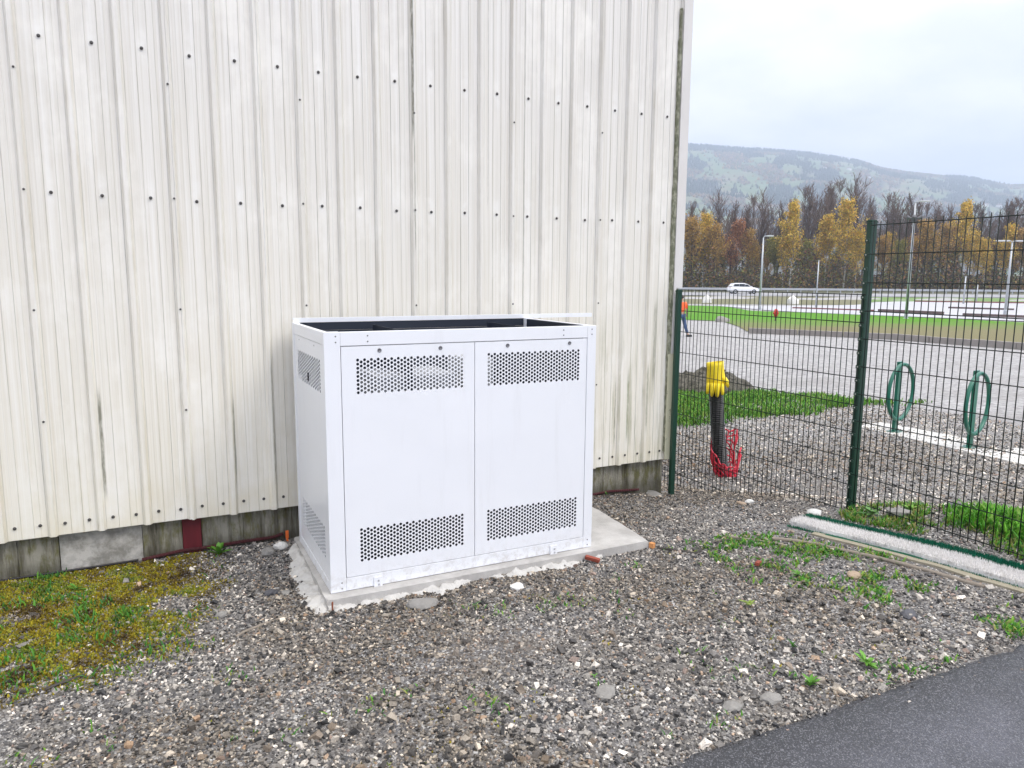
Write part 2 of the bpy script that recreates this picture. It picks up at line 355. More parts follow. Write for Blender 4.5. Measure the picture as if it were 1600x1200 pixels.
def bark_mesh(h,seed,colr,**k):
    V,segs=bare_mesh(h,seed,**k); n=len(V); r=np.array([s[2] for s in segs])[:,None]
    tw=np.clip((.09-r)/.09,0,1)
    cols=np.array(colr[0])[None]*(1-tw)+np.array(colr[1])[None]*tw
    return mesh_only(soup('bark',V,triF,cols,barkm)),segs
def leaf_mesh(segs,seed,cols,n,size,zmin,jit=.35):
    g=np.random.default_rng(seed); small=[s for s in segs if s[2]<.06 and s[0].z>zmin]
    idx=g.integers(0,len(small),n); t=g.random(n)
    a=np.array([small[i][0] for i in idx]); b=np.array([small[i][1] for i in idx])
    c=a+(b-a)*t[:,None]+g.normal(0,jit,(n,3)); 
    nv=g.normal(0,1,(n,3)); nv/=np.linalg.norm(nv,axis=1)[:,None]; q=g.normal(0,1,(n,3)); t1=np.cross(nv,q); t1/=np.linalg.norm(t1,axis=1)[:,None]; t2=np.cross(nv,t1)
    s=size*g.uniform(.6,1.4,(n,1)); V=np.stack([c-t1*s,c+t2*s*.6,c+t1*s,c-t2*s*.6],1)
    ci=g.integers(0,len(cols),n); cc=np.array(cols)[ci]*g.uniform(.7,1.3,(n,1))
    return mesh_only(soup('leaves',V,[[0,1,2,3]],cc,leafm))
BR=((.055,.045,.038),(.16,.115,.095)); WB=((.45,.43,.40),(.16,.12,.10))
YEL=[(.72,.50,.07),(.80,.58,.12),(.58,.44,.07),(.68,.40,.08),(.30,.26,.06)]; OCH=[(.48,.30,.07),(.38,.25,.08),(.55,.33,.08),(.28,.2,.08)]; RUS=[(.36,.15,.06),(.42,.2,.09),(.3,.14,.07)]; OLI=[(.20,.21,.05),(.28,.26,.06),(.36,.32,.06)]
bare=[bark_mesh(19+i%3,100+i,BR,spread=[.13,.22,.17,.27,.12][i],nlimb=[34,28,32,26,38][i])[0] for i in range(5)]
leafy={}
for i,(nm,cols,sp,nn,sz,bk) in enumerate([('yellow',YEL,.22,7500,.19,WB),('yellowb',YEL,.34,6500,.19,WB),('ochre',OCH,.42,5000,.19,BR),('rust',RUS,.4,4200,.19,BR),('olive',OLI,.42,6000,.19,BR)]):
    bm_,segs=bark_mesh(16,200+i,bk,spread=sp,nlimb=26); leafy[nm]=(bm_,leaf_mesh(segs,300+i,cols,nn,sz,2.0))
def put_tree(kind,px,D,h,label,group=None,var=0,wx=1.0):
    x,y=place(px,D); 
    if kind=='bare': t=empty('bare_tree',(x,y,zg(x,y)-.1),random.random()*6,label=label,cat='tree',group=group); parts=[('trunk',bare[var%5])]; s=h/20
    else:
        t=empty({'yellow':'birch_tree','yellowb':'birch_tree','ochre':'autumn_tree','rust':'autumn_tree','olive':'autumn_tree'}[kind],(x,y,zg(x,y)-.1),random.random()*6,label=label,cat='tree',group=group)
        parts=[('trunk',leafy[kind][0]),('crown',leafy[kind][1])]; s=h/16.5
    t.scale=(s*wx,s*wx,s)
    for nm,me in parts:
        c=bpy.data.objects.new(nm,me); C.objects.link(c); c.parent=t
def hpx(ytop,D): return math.tan(math.atan((600-ytop)/1148.66)-PITCH)*D+2.0
leaf_list=[('ochre',1078,343,'orange-yellow round crowned tree nearest the shed corner'),('yellow',1096,338,'golden birch beside the shed corner'),('ochre',1113,352,'thin ochre tree between golden birch and rust tree'),('rust',1150,345,'rust brown tree left of the first street lamp'),
 ('ochre',1166,360,'pale orange low tree just left of the first street lamp'),('olive',1206,368,'yellow-green low tree right of the first street lamp'),('yellow',1233,320,'tall pointed yellow birch in the middle of the row'),('yellowb',1222,350,'broad golden tree at the foot of the tall pointed birch'),
 ('olive',1256,372,'olive tree behind the headless lamp pole'),('yellow',1318,316,'tall bright golden birch just left of the tall fence post'),('yellowb',1287,340,'golden crowned tree left of the brightest birch'),('yellowb',1335,362,'low golden tree behind the tall fence post'),
 ('ochre',1375,368,'ochre tree just right of the tall fence post'),('olive',1398,372,'olive tree left of the tall lamp'),('ochre',1440,345,'tan tree right of the tall lamp'),('yellow',1500,318,'orange topped birch seen through the tall mesh panel'),
 ('ochre',1470,350,'brownish orange tree left of the orange topped birch'),('yellowb',1535,372,'golden tree right of the orange topped birch'),('yellowb',1565,352,'yellow tree behind the double headed lamp'),('ochre',1592,356,'ochre tree at the right edge of the picture')]
for k,px,yt,lab in leaf_list:
    D=random.uniform(138,150); put_tree(k,px,D,hpx(yt,D),lab,wx=.85 if k=='yellow' else 1.0)
bl=[(1074,325),(1092,340),(1117,318),(1128,335),(1140,330),(1158,330),(1172,322),(1186,318),(1196,322),(1212,330),(1228,318),(1247,308),(1259,312),(1270,304),(1283,306),(1292,296),(1305,298),(1322,297),(1334,300),(1346,322),(1358,330),(1376,318),(1386,322),(1398,316),(1410,318),(1421,322),(1436,330),(1450,334),(1462,328),(1478,332),(1492,338),(1510,330),(1524,334),(1542,336),(1556,326),(1568,318),(1580,322),(1596,326),(1612,320)]
short={1096:'golden birch by the shed corner',1150:'rust brown tree',1206:'yellow-green tree by the first lamp',1233:'tall pointed yellow birch',1287:'golden crowned tree in mid row',1318:'brightest tall birch',1375:'ochre tree right of the fence post',1440:'tan tree right of the tall lamp',1500:'orange topped birch',1565:'yellow tree behind the two-headed lamp'}
seen={}
for i,(px,yt) in enumerate(bl):
    D=random.uniform(150,172); k_=min(short,key=lambda a:abs(a-px)); side='straight behind' if abs(k_-px)<7 else ('left of' if px<k_ else 'right of')
    key=(k_,side); seen[key]=seen.get(key,0)+1; dist='' if side=='straight behind' else (' close' if abs(k_-px)<18 else ' well'); 
    put_tree('bare',px,D,hpx(yt-5,D)*1.03,('tall ' if yt<315 else '')+'bare tree'+dist+' '+side+' the '+short[k_]+['','',', second one',', third one',', fourth one',', fifth one'][min(seen[key],5)],'bare trees in the belt',var=i,wx=random.uniform(1.0,1.3))
mid=[(1082,372),(1104,380),(1126,372),(1140,385),(1178,378),(1192,385),(1270,385),(1300,385),(1350,380),(1388,365),(1410,372),(1425,365),(1452,362),(1484,360),(1518,362),(1550,375),(1580,368),(1604,362)]
for i,(px,yt) in enumerate(mid):
    D=random.uniform(150,160); k_=min(short,key=lambda a:abs(a-px)); side='behind' if abs(k_-px)<7 else ('left of' if px<k_ else 'right of')
    put_tree(['ochre','rust','olive','ochre','yellowb'][i%5],px,D,hpx(yt,D),'low '+['ochre','rust','olive','ochre','gold'][i%5]+' tree '+side+' the '+short[k_],'low leafy trees of the second row')
for i in range(26):
    px=random.uniform(1630,1800) if i%2 else random.uniform(900,1060); D=random.uniform(145,175)
    put_tree('bare' if i%3 else 'ochre',px,D,random.uniform(15,19),'tree of the belt hidden behind the shed or past the right edge','trees beyond the picture',var=i)
# dark undergrowth along the belt
n=60000; g2=np.random.default_rng(5)
pxs=g2.uniform(980,1720,n); Ds=g2.uniform(136,178,n); U=(pxs-800)/1160
x=Ds*(math.sin(YAW)+U*math.cos(YAW)); y=Ds*(math.cos(YAW)-U*math.sin(YAW)); hh=g2.beta(1.1,2.0,n)*11*np.clip(.55+.5*np.sin(pxs/17.)*np.sin(pxs/41.),.3,1)
c=np.stack([x,y,-.3+hh],1)+g2.normal(0,.3,(n,3)); nv=g2.normal(0,1,(n,3)); nv/=np.linalg.norm(nv,axis=1)[:,None]; t1=np.cross(nv,g2.normal(0,1,(n,3))); t1/=np.linalg.norm(t1,axis=1)[:,None]; t2=np.cross(nv,t1)
s=g2.uniform(.10,.30,(n,1)); V=np.stack([c-t1*s*1.3,c+t2*s*.6,c+t1*s*1.3,c-t2*s*.6],1)
pal=np.array([(.085,.06,.04),(.07,.055,.04),(.09,.10,.03),(.26,.17,.05),(.2,.10,.05),(.06,.05,.04),(.15,.15,.035)])
soup('undergrowth',V,[[0,1,2,3]],pal[g2.integers(0,7,n)]*g2.uniform(.6,1.4,(n,1)),leafm,'brown and olive brush at the foot of the tree belt','undergrowth')

# ------------------------------------------------------------------ haze
hz=bpy.data.materials.new('haze_air'); hz.use_nodes=True; t=hz.node_tree; t.nodes.clear()
ou=t.nodes.new('ShaderNodeOutputMaterial'); pv=t.nodes.new('ShaderNodeVolumePrincipled'); pv.inputs['Color'].default_value=(.68,.79,.98,1); pv.inputs['Density'].default_value=.00036; pv.inputs['Anisotropy'].default_value=.1
t.links.new(pv.outputs[0],ou.inputs['Volume'])
o=obj('haze',box(bmesh.new(),-7200,9300,-3200,9300,-3,760),hz); tag(o,'pale blue haze in the air towards the hills','haze',kind='stuff')

# ------------------------------------------------------------------ shed
s=1.1333; M_=.2399; X0=-.4137     # pan centres at X0+n*M_
YP=4.726
cl=MT('cladding_paint',.5,spec=.35); q=cl.xyz()
str1=cl.noise(7,6,.65,sc=(9,1,.10)); str2=cl.noise(3,5,.6,sc=(30,1,.22)); blot=cl.noise(2.6,5,.65,sc=(1,1,.6)); fine=cl.noise(45,5,.7,sc=(1.6,1,.35))
base=cl.mix(cl.ramp(str1,[(.36,0.),(.66,1.)]),(.75,.71,.60),(.84,.815,.74))
hi=cl.t.nodes.new('ShaderNodeMapRange'); cl.t.links.new(q[2],hi.inputs[0]); hi.inputs[1].default_value=.3; hi.inputs[2].default_value=3.4
base=cl.mix(hi.outputs[0],base,cl.mix(cl.ramp(str1,[(.35,0.),(.65,1.)]),(.68,.655,.60),(.80,.785,.75)))
base=cl.mix(cl.ramp(str2,[(.58,0.),(.76,.28)]),base,(.52,.49,.40))
base=cl.mix(cl.ramp(blot,[(.52,0.),(.68,.75)]),base,(.87,.85,.79))
# rubbed-clean spots round the screw rows
fx=cl.mth('ABSOLUTE',cl.mth('SUBTRACT',cl.mth('FRACT',cl.mth('DIVIDE',cl.mth('SUBTRACT',q[0],X0-M_/2),M_)),.5))
for zr in (2.135,2.93):
    m_=cl.mth('MULTIPLY',cl.win(q[2],zr-.05,zr+.10,.06),cl.win(fx,-1,.10,.07)); m_=cl.mth('MULTIPLY',m_,cl.ramp(cl.noise(14,4),[(.35,0.),(.7,.7)]))
    base=cl.mix(m_,base,(.86,.85,.81))
for fa,fb_,st_ in ((.117,.132,.5),(.262,.272,.22),(.386,.402,.45)):
    ln_=cl.mth('MULTIPLY',cl.win(fx,fa,fb_,.004),cl.mth('MULTIPLY',cl.ramp(cl.noise(2.3,5,.7,sc=(6,1,.35)),[(.38,0.),(.62,1.)]),st_)); base=cl.mix(ln_,base,(.22,.22,.19))
# broken beige bands along the rib foot; rust and algae near the ground
rib_band=cl.mth('MULTIPLY',cl.win(fx,.40,.47,.03),cl.ramp(cl.noise(5,6,.75,sc=(2,1,.35)),[(.42,0.),(.72,.5)]))
base=cl.mix(rib_band,base,(.50,.44,.33))
lowm=cl.mth('MULTIPLY',cl.win(q[2],-1,.42,.2),cl.ramp(cl.noise(4,5),[(.4,0.),(.65,.6)])); base=cl.mix(lowm,base,(.74,.68,.52))
rightm=cl.mth('MULTIPLY',cl.win(q[0],2.9,9,.35),cl.ramp(cl.noise(5,6,.7,sc=(5,1,.28)),[(.5,0.),(.72,.75)])); rightm=cl.mth('MULTIPLY',rightm,cl.win(q[2],-1,1.3,.5)); base=cl.mix(rightm,base,(.33,.33,.20))
wv=cl.mth('MULTIPLY',cl.mth('SUBTRACT',cl.noise(3,3,.6,sc=(1,1,2)),.5),.02)
for X_,z0,z1,w_,st_,cc in [(1.618,2.62,4.4,.007,.85,(.10,.10,.06)),(1.625,1.9,2.6,.0035,.6,(.2,.2,.13)),(1.065,1.4,3.6,.0025,.45,(.2,.2,.17)),(-.262,.47,1.02,.008,.85,(.16,.16,.11)),(.449,.45,.93,.006,.7,(.2,.2,.14)),(.680,.42,1.2,.006,.5,(.25,.25,.2)),(.19,1.2,3.3,.002,.35,(.2,.2,.18)),(.67,1.7,3.6,.002,.4,(.2,.2,.18)),(3.26,.4,.9,.006,.6,(.14,.15,.09)),(3.38,.45,.95,.010,.7,(.2,.22,.1)),(3.55,.5,1.0,.012,.6,(.2,.2,.1)),(3.62,.9,1.5,.014,.55,(.15,.15,.09)),(2.44,1.4,3.7,.003,.5,(.2,.2,.17)),(2.16,2.2,3.7,.003,.4,(.2,.2,.17))]:
    d=cl.mth('ABSOLUTE',cl.mth('ADD',cl.mth('SUBTRACT',q[0],X_),cl.mth('MULTIPLY',wv,.5)))
    f=cl.mth('MULTIPLY',cl.win(d,-1,w_,w_*.6),cl.win(q[2],z0,z1,.08)); f=cl.mth('MULTIPLY',cl.mth('MULTIPLY',f,cl.ramp(fine,[(.3,.35),(.55,1.)])),st_)
    base=cl.mix(f,base,cc)
cl.col(base).bump(cl.noise(2.2,3,sc=(1,1,.8)),.006)
clad=cl.m
def flashmat(nm,c1,c2,spots):
    m=MT(nm,.55); a=m.noise(6,6,.7,sc=(1,1,.3)); b=m.noise(38,5,.75,sc=(1,1,.5))
    m.col(m.mix(m.ramp(b,[(spots,0.),(spots+.1,.85)]),m.mix(a,c1,c2),(.10,.11,.06))).bump(b,.002); return m.m
flash=flashmat('flashing_paint',(.60,.58,.55),(.75,.73,.71),.68); mossy=flashmat('mossy_joint',(.22,.22,.15),(.42,.42,.33),.44); oldfl=flashmat('yellowed_flashing',(.55,.53,.34),(.68,.66,.52),.60)
screwm=simple('screw_rubber',(.022,.02,.02),.7,spec=.2); screwh=simple('screw_steel',(.10,.095,.09),.5,.5)
pm=MT('plinth_concrete',.85); a=pm.noise(5,6,.7,sc=(2.6,1,.25)); b=pm.noise(9,6,.7,sc=(1.6,1,.6)); q2=pm.xyz()
pc=pm.mix(pm.ramp(a,[(.38,0.),(.58,1.)]),(.055,.048,.025),(.31,.295,.24)); pc=pm.mix(pm.ramp(b,[(.48,0.),(.62,.85)]),pc,(.12,.115,.03)); pc=pm.mix(pm.ramp(pm.noise(6,6,.7,sc=(4,1,.35)),[(.6,0.),(.72,.6)]),pc,(.045,.04,.03))
pc=pm.mix(pm.mth('MULTIPLY',pm.win(q2[2],-1,.06,.05),.6),pc,(.05,.045,.03)); pm.col(pc).bump(pm.noise(40,6,.7),.006)
pbare=MT('plinth_patch',.85); pbare.col(pbare.mix(pbare.ramp(pbare.noise(9,6,.7),[(.4,0.),(.6,1.)]),(.25,.24,.21),(.50,.48,.44))).bump(pbare.noise(40,5),.004)
redp=MT('red_paint',.6); redp.col(redp.mix(redp.noise(12,5,.6,sc=(3,1,.5)),(.06,.006,.010),(.19,.014,.022)))
shed=empty('shed',(0,YP,0),label='long shed clad in off-white ribbed metal sheets on a mossy concrete plinth',cat='shed')
ZB,ZT=.238,7.0
zr=np.concatenate([[ZB],np.arange(.34,4.2,.16),np.arange(4.6,7.0,.8),[ZT]])
def profile():
    p=[]; c=M_/2
    return [(-c,-.024),(-c+.012,-.024),(-c+.026,0),(-.0315,0),(-.030,-.0035),(-.0285,0),(.0285,0),(.030,-.0035),(.0315,0),(.062,0),(.0635,-.002),(.065,0),(c-.026,0),(c-.012,-.024)]
def sheet_mesh(name,xa,nmod,parent,side=False,depth=0):
    pr=[]
    for k in range(nmod): pr+=[(xa+M_*(k+.5)+a,b) for a,b in profile()]
    pr+=[(xa+M_*nmod,-.024),(xa+M_*nmod+.013,-.0255),(xa+M_*nmod+.022,-.012)]
    A=np.array(pr); n=len(A); X=np.repeat(A[:,0:1],len(zr),1); Z=np.repeat(zr[None,:],n,0)
    w=np.array([[mn.noise(Vector((x*1.6,z*.9,xa)))*.0035 for z in zr] for x in A[:,0]])
    Y=np.repeat(A[:,1:2],len(zr),1)+w-depth
    rr_=random.uniform(-.006,.006); Z[:,0]+=rr_
    if side: X,Y=3.84+(-Y),X-YP
    o=grid_mesh(name,X,Y,Z,clad,parent,smooth=False)
    md=o.modifiers.new('thick','SOLIDIFY'); md.thickness=.0012; md.offset=0
    return o
xa=X0-M_/2-M_*36
k=0
while xa<3.5:
    nm_=3 if xa+3*M_<3.70 else 3
    if xa>3.0: nm_=3
    sheet_mesh('cladding_sheet',xa,nm_,shed,depth=.0015*(k%2)); xa+=3*M_; k+=1
sc0=None
def screw(x,z,y=-.003,r=.0095):
    global sc0
    if sc0 is None:
        bm=bmesh.new(); Mx=Matrix.Rotation(R(90),4,'X'); lathe(bm,[(.0095,0),(.0095,.002),(.0085,.0035)],14,Mx)
        g_=lathe(bm,[(.0055,.0035),(.0055,.0075),(.004,.0085)],6,Mx); bm.faces.ensure_lookup_table()
        for f in bm.faces:
            if all(v.co.y<-.0034 for v in f.verts): f.material_index=1
        sc0=obj('screw',bm,[screwm,screwh],shed); sc0.location=(x,y,z)
        sc0.scale=(r/.0095,)*3; return
    c=shared('screw',sc0,shed,(x,y,z),(0,random.random()*6,0)); c.scale=(r/.0095,)*3
for n in range(-4,18):
    x=X0+n*M_
    for z in (2.93,2.13): screw(x,z+random.uniform(-.006,.006),-.0045,.009)
    for d in (-.06,.06):
        if n<17 or d<0: screw(x+d,.306+random.uniform(-.003,.003),-.0045,.009)
screw(3.70,.31,-.012,.009)
for n in range(-2,6):
    for z in (2.75,2.135,1.513,.905): 
        if .9<X0-M_/2+3*n*M_<2.9 and z<1.2: continue
        screw(X0-M_/2+M_*3*n,z+random.uniform(-.01,.01),-.0275,.006)
# corner flashing
bm=bmesh.new(); box(bm,3.778,3.852,-.034,-.030,1.63,7.0); box(bm,3.848,3.852,-.030,.12,1.63,7.0); box(bm,3.778,3.792,-.034,-.030,1.11,1.63); box(bm,3.770,3.778,-.034,-.006,1.11,7.0); obj('corner_flashing',bm,flash,shed)
bm=bmesh.new(); box(bm,3.742,3.797,-.030,-.026,.236,1.105); box(bm,3.794,3.797,-.026,.10,.236,1.105); obj('lower_flashing',bm,oldfl,shed)
bm=bmesh.new(); zz=np.arange(.30,3.72,.03)
vs=[];fs=[]
for i,z in enumerate(zz):
    t_=z/3.6; w0=.016+.010*abs(mn.noise(Vector((z*9,1,0))))+ (0.006 if z>2.4 else .012)
    xc=3.752+.004*mn.noise(Vector((z*5,3,0)))
    if z>3.5: w0*=.5
    vs+=[(xc-w0/2,-.0045,z),(xc-w0*.2,-.020-.006*random.random(),z),(xc+w0*.5,-.026-.004*random.random(),z),(xc+w0*.6,-.004,z)]
for i in range(len(zz)-1):
    for k in range(3): fs.append((4*i+k,4*i+k+1,4*i+5+k,4*i+4+k))
obj('mossy_joint',(vs,fs),mossy,shed)
# plinth blocks
bd=[(-9.5,-2.2,0),(-2.199,-1.3,0),(-1.299,-.72,0),(-.719,-.52,0),(-.517,-.09,2),(-.088,.128,0),(.130,.237,3),(.239,.482,0),(.483,.73,0),(.731,1.5,0),(1.501,2.6,0),(2.601,3.09,0),(3.091,3.40,0),(3.401,3.79,0)]
for a,b_,k in bd:
    dd=random.uniform(0,.008)
    bm=bmesh.new(); box(bm,a,b_,.052+dd,.3,-.35,.32,.004); obj('plinth_block',bm,[pm.m,pm.m,pbare.m,redp.m][k],shed)
bm=bmesh.new(); box(bm,3.62,3.79,.301,15.0,-.6,.32,.004); obj('side_plinth',bm,pm.m,shed)
sideclad=[]
ya=YP+.03
sm_=None
for k in range(20):
    if sm_ is None: sm_=sheet_mesh('side_cladding_sheet',ya,3,shed,side=True)
    else: shared('side_cladding_sheet',sm_,shed,(0,k*3*M_,0)).modifiers.new('thick','SOLIDIFY').thickness=.0012
bm=bmesh.new(); box(bm,-9.4,3.8,.06,15.2,.33,6.95); obj('inner_wall',bm,simple('shed_core',(.3,.3,.3),.9),shed)
bm=bmesh.new(); box(bm,-9.6,3.95,-.12,15.4,7.01,7.12); obj('roof',bm,simple('roof_sheet',(.3,.3,.31),.6),shed)

# hose along the plinth foot, orange tag
hosem=simple('dark_red_hose',(.06,.009,.011),.5,var=.4,scale=40)
def hose(pts,r,m,label,cat,name='hose',rings=True):
    bm=bmesh.new(); P_=[Vector(p) for p in pts]; fine_=[]
    for i in range(len(P_)-1):
        n=max(2,int((P_[i+1]-P_[i]).length/.009))
        for k in range(n): fine_.append(P_[i].lerp(P_[i+1],k/n))
    tube(bm,fine_,[r*(1 if i%2 else (.8 if rings else 1)) for i in range(len(fine_))],7)
    o=obj(name,bm,m,smooth=not rings); return tag(o,label,cat)
hose([(-.10,4.765,.008),(.12,4.762,.03),(.3,4.765,.027),(.48,4.76,.034),(.66,4.765,.03),(.73,4.76,.05)],.012,hosem,'dark red ribbed hose lying along the plinth left of the cabinet','hose')
hose([(3.0,4.765,.0),(3.25,4.762,.012),(3.55,4.765,-.01)],.011,hosem,'dark red hose along the plinth right of the cabinet','hose')
hose([(-1.2,4.755,.0),(-.7,4.75,.012),(-.3,4.757,.01),(-.11,4.76,.012)],.007,simple('black_cable',(.02,.018,.018),.5),'thin black cable at the foot of the plinth by the moss','cable','cable',False)
bm=bmesh.new(); box(bm,-.010,.010,-.004,.004,0,.05,.003); box(bm,-.006,.006,-.0045,.0045,-.06,0); o=obj('marker_tag',bm,simple('orange_plastic',(.8,.16,.03),.5)); o.location=(.742,4.735,.022); tag(o,'small orange plastic marker upright by the plinth at the cabinet corner','marker')

# ------------------------------------------------------------------ concrete pad, mortar
cm=MT('pad_concrete',.8); cm.col(cm.mix(cm.ramp(cm.noise(6,6,.65),[(.35,0.),(.65,1.)]),(.36,.345,.325),(.52,.505,.48))).bump(cm.noise(70,6,.7),.003)
def rough_slab(name,poly,z0,z1,mat,sub=.05,jit=.006):
    bm=bmesh.new(); pts=[]
    for i in range(len(poly)):
        a=Vector(poly[i]+(0,)); b=Vector(poly[(i+1)%len(poly)]+(0,)); n=max(1,int((b-a).length/sub))
        for k in range(n):
            p=a.lerp(b,k/n); p+=Vector((mn.noise(p*9),mn.noise(p*9+Vector((5,5,5))),0))*jit; pts.append(p)
    t_=[bm.verts.new((p.x,p.y,z1)) for p in pts]; l=[bm.verts.new((p.x+(mn.noise(p*20))*jit,p.y-.004,z0)) for p in pts]
    bm.faces.new(t_)
    for i in range(len(pts)): bm.faces.new((l[i],l[(i+1)%len(pts)],t_[(i+1)%len(pts)],t_[i]))
    bmesh.ops.bevel(bm,geom=[e for e in bm.edges if all(v in t_ for v in e.verts) ],offset=.006,segments=2,affect='EDGES')
    return obj(name,bm,mat)
o=rough_slab('concrete_pad',[(.755,3.635),(2.80,3.645),(2.86,4.35),(2.82,4.66),(.775,4.68)],-.05,.043,cm.m); tag(o,'low grey concrete pad under the white cabinet',"slab")
mm=MT('mortar',.85); mm.col(mm.mix(mm.noise(25,6,.7),(.40,.385,.36),(.66,.645,.61))).bump(mm.noise(120,5,.7),.004)
def crust(name,cells,label,cat):
    # cells: function height(x,y) over a bbox
    x0,x1,y0,y1,fn,stp=cells; xs_=np.arange(x0,x1,stp); ys_=np.arange(y0,y1,stp)
    Xc,Yc=np.meshgrid(xs_,ys_,indexing='ij'); Zc=np.array([[fn(a,b) for b in ys_] for a in xs_])
    o=grid_mesh(name,Xc,Yc,Zc,mm.m); return tag(o,label,cat)
def mfn(x,y):
    n=mn.fractal(Vector((x*14,y*14,0)),.8,2,5); n2=mn.noise(Vector((x*60,y*60,2)))
    d=(.765-x); w=.22*(.7+.5*mn.noise(Vector((0,y*7,4))))*(1-ssn(4.2,4.5,y)*.6)
    return zg(x,y)-.03+(.068)*max(0,1-(max(d,0)/w)**2)*(.8+.35*n)+.004*n2
crust('mortar_spill',(.44,.80,3.60,4.6,mfn,.0075),'rough pale mortar spilled along the left side of the pad','mortar')
def mfn2(x,y):
    n=mn.fractal(Vector((x*16,y*16,7)),.8,2,5); d=3.66-y; w=.14*(.6+.9*mn.noise(Vector((x*4,0,1))))
    return zg(x,y)-.03+(.064)*max(0,1-(max(d,0)/max(w,.01))**2)*(.8+.4*n)
crust('mortar_edge',(.76,2.45,3.5,3.68,mfn2,.0085),'broken pale mortar crumbs along the front edge of the pad','mortar')

# ------------------------------------------------------------------ white cabinet
wp=MT('cabinet_white',.32,spec=.5); wz=wp.xyz(); wb=wp.mix(wp.noise(3,4),(.79,.81,.845),(.835,.85,.88))
wb=wp.mix(wp.mth('MULTIPLY',wp.win(wz[2],-1,.10,.10),wp.ramp(wp.noise(22,6,.75),[(.48,0.),(.62,.55)])),wb,(.42,.38,.32))
wb=wp.mix(wp.ramp(wp.noise(5,6,.7,sc=(3,3,.25)),[(.55,0.),(.8,.22)]),wb,(.55,.55,.54))
wp.col(wb).bump(wp.noise(1.6,2,.4),.010)
wp=wp.m
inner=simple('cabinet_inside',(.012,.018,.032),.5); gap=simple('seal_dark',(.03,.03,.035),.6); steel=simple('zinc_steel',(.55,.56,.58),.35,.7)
cab=empty('cabinet',(.793,3.71,.045),label='white metal equipment cabinet with perforated vents standing on the concrete pad',cat='cabinet')
CW,CD,CH=1.617,.88,1.378
def fb(name,*a,m=wp,bev=.0025):
    return obj(name,box(bmesh.new(),*a,bev),m,cab)
# corner posts, rails
fb('corner_post',0,.083,0,.05,0,CH); fb('corner_post',CW-.06,CW,0,.05,0,CH)
fb('corner_post',0,.04,CD-.05,CD,0,CH); fb('corner_post',CW-.04,CW,CD-.05,CD,0,CH)
fb('top_rail',.0835,CW-.0605,.001,.03,CH-.072,CH-.0005); fb('bottom_rail',.0835,CW-.0605,.001,.04,0.001,.070)
fb('side_rail',.001,.03,.0505,CD-.0505,CH-.065,CH-.0005); fb('side_rail',.001,.03,.0505,CD-.0505,.001,.05)
fb('side_rail',CW-.03,CW-.001,.0505,CD-.0505,CH-.065,CH-.0005); fb('side_rail',CW-.03,CW-.001,.0505,CD-.0505,.001,.05)
fb('back_rail',.041,CW-.041,CD-.007,CD-.001,CH-.05,CH-.001)
fb('back_shade_sheet',.041,CW-.041,CD-.0115,CD-.0075,CH-.051,CH-.002,m=inner,bev=0)  # added near-black sheet over the rail, gives the cabinet inside its shade
fb('right_shade_sheet',CW-.037,CW-.031,.051,CD-.051,.06,CH-.004,m=inner,bev=0)  # added near-black sheet, shade of the right inner side put in as colour
fb('left_shade_sheet',.031,.035,.051,CD-.051,CH-.3,CH-.004,m=inner,bev=0)  # added near-black sheet, darkens the upper left inside as shade would
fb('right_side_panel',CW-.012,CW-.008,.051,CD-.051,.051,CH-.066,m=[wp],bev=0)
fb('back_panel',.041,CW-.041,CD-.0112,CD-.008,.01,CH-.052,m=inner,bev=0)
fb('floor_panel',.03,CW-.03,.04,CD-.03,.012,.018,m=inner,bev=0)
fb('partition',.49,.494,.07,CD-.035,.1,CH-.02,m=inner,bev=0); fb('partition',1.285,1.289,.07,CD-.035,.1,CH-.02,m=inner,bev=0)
fb('equipment_box',.33,.80,.20,.60,.6,1.11,m=simple('equipment_grey',(.34,.35,.37),.5),bev=.01)
fb('equipment_box',.86,1.02,.18,.5,.6,1.19,m=simple('equipment_pale',(.45,.46,.47),.5),bev=.01)
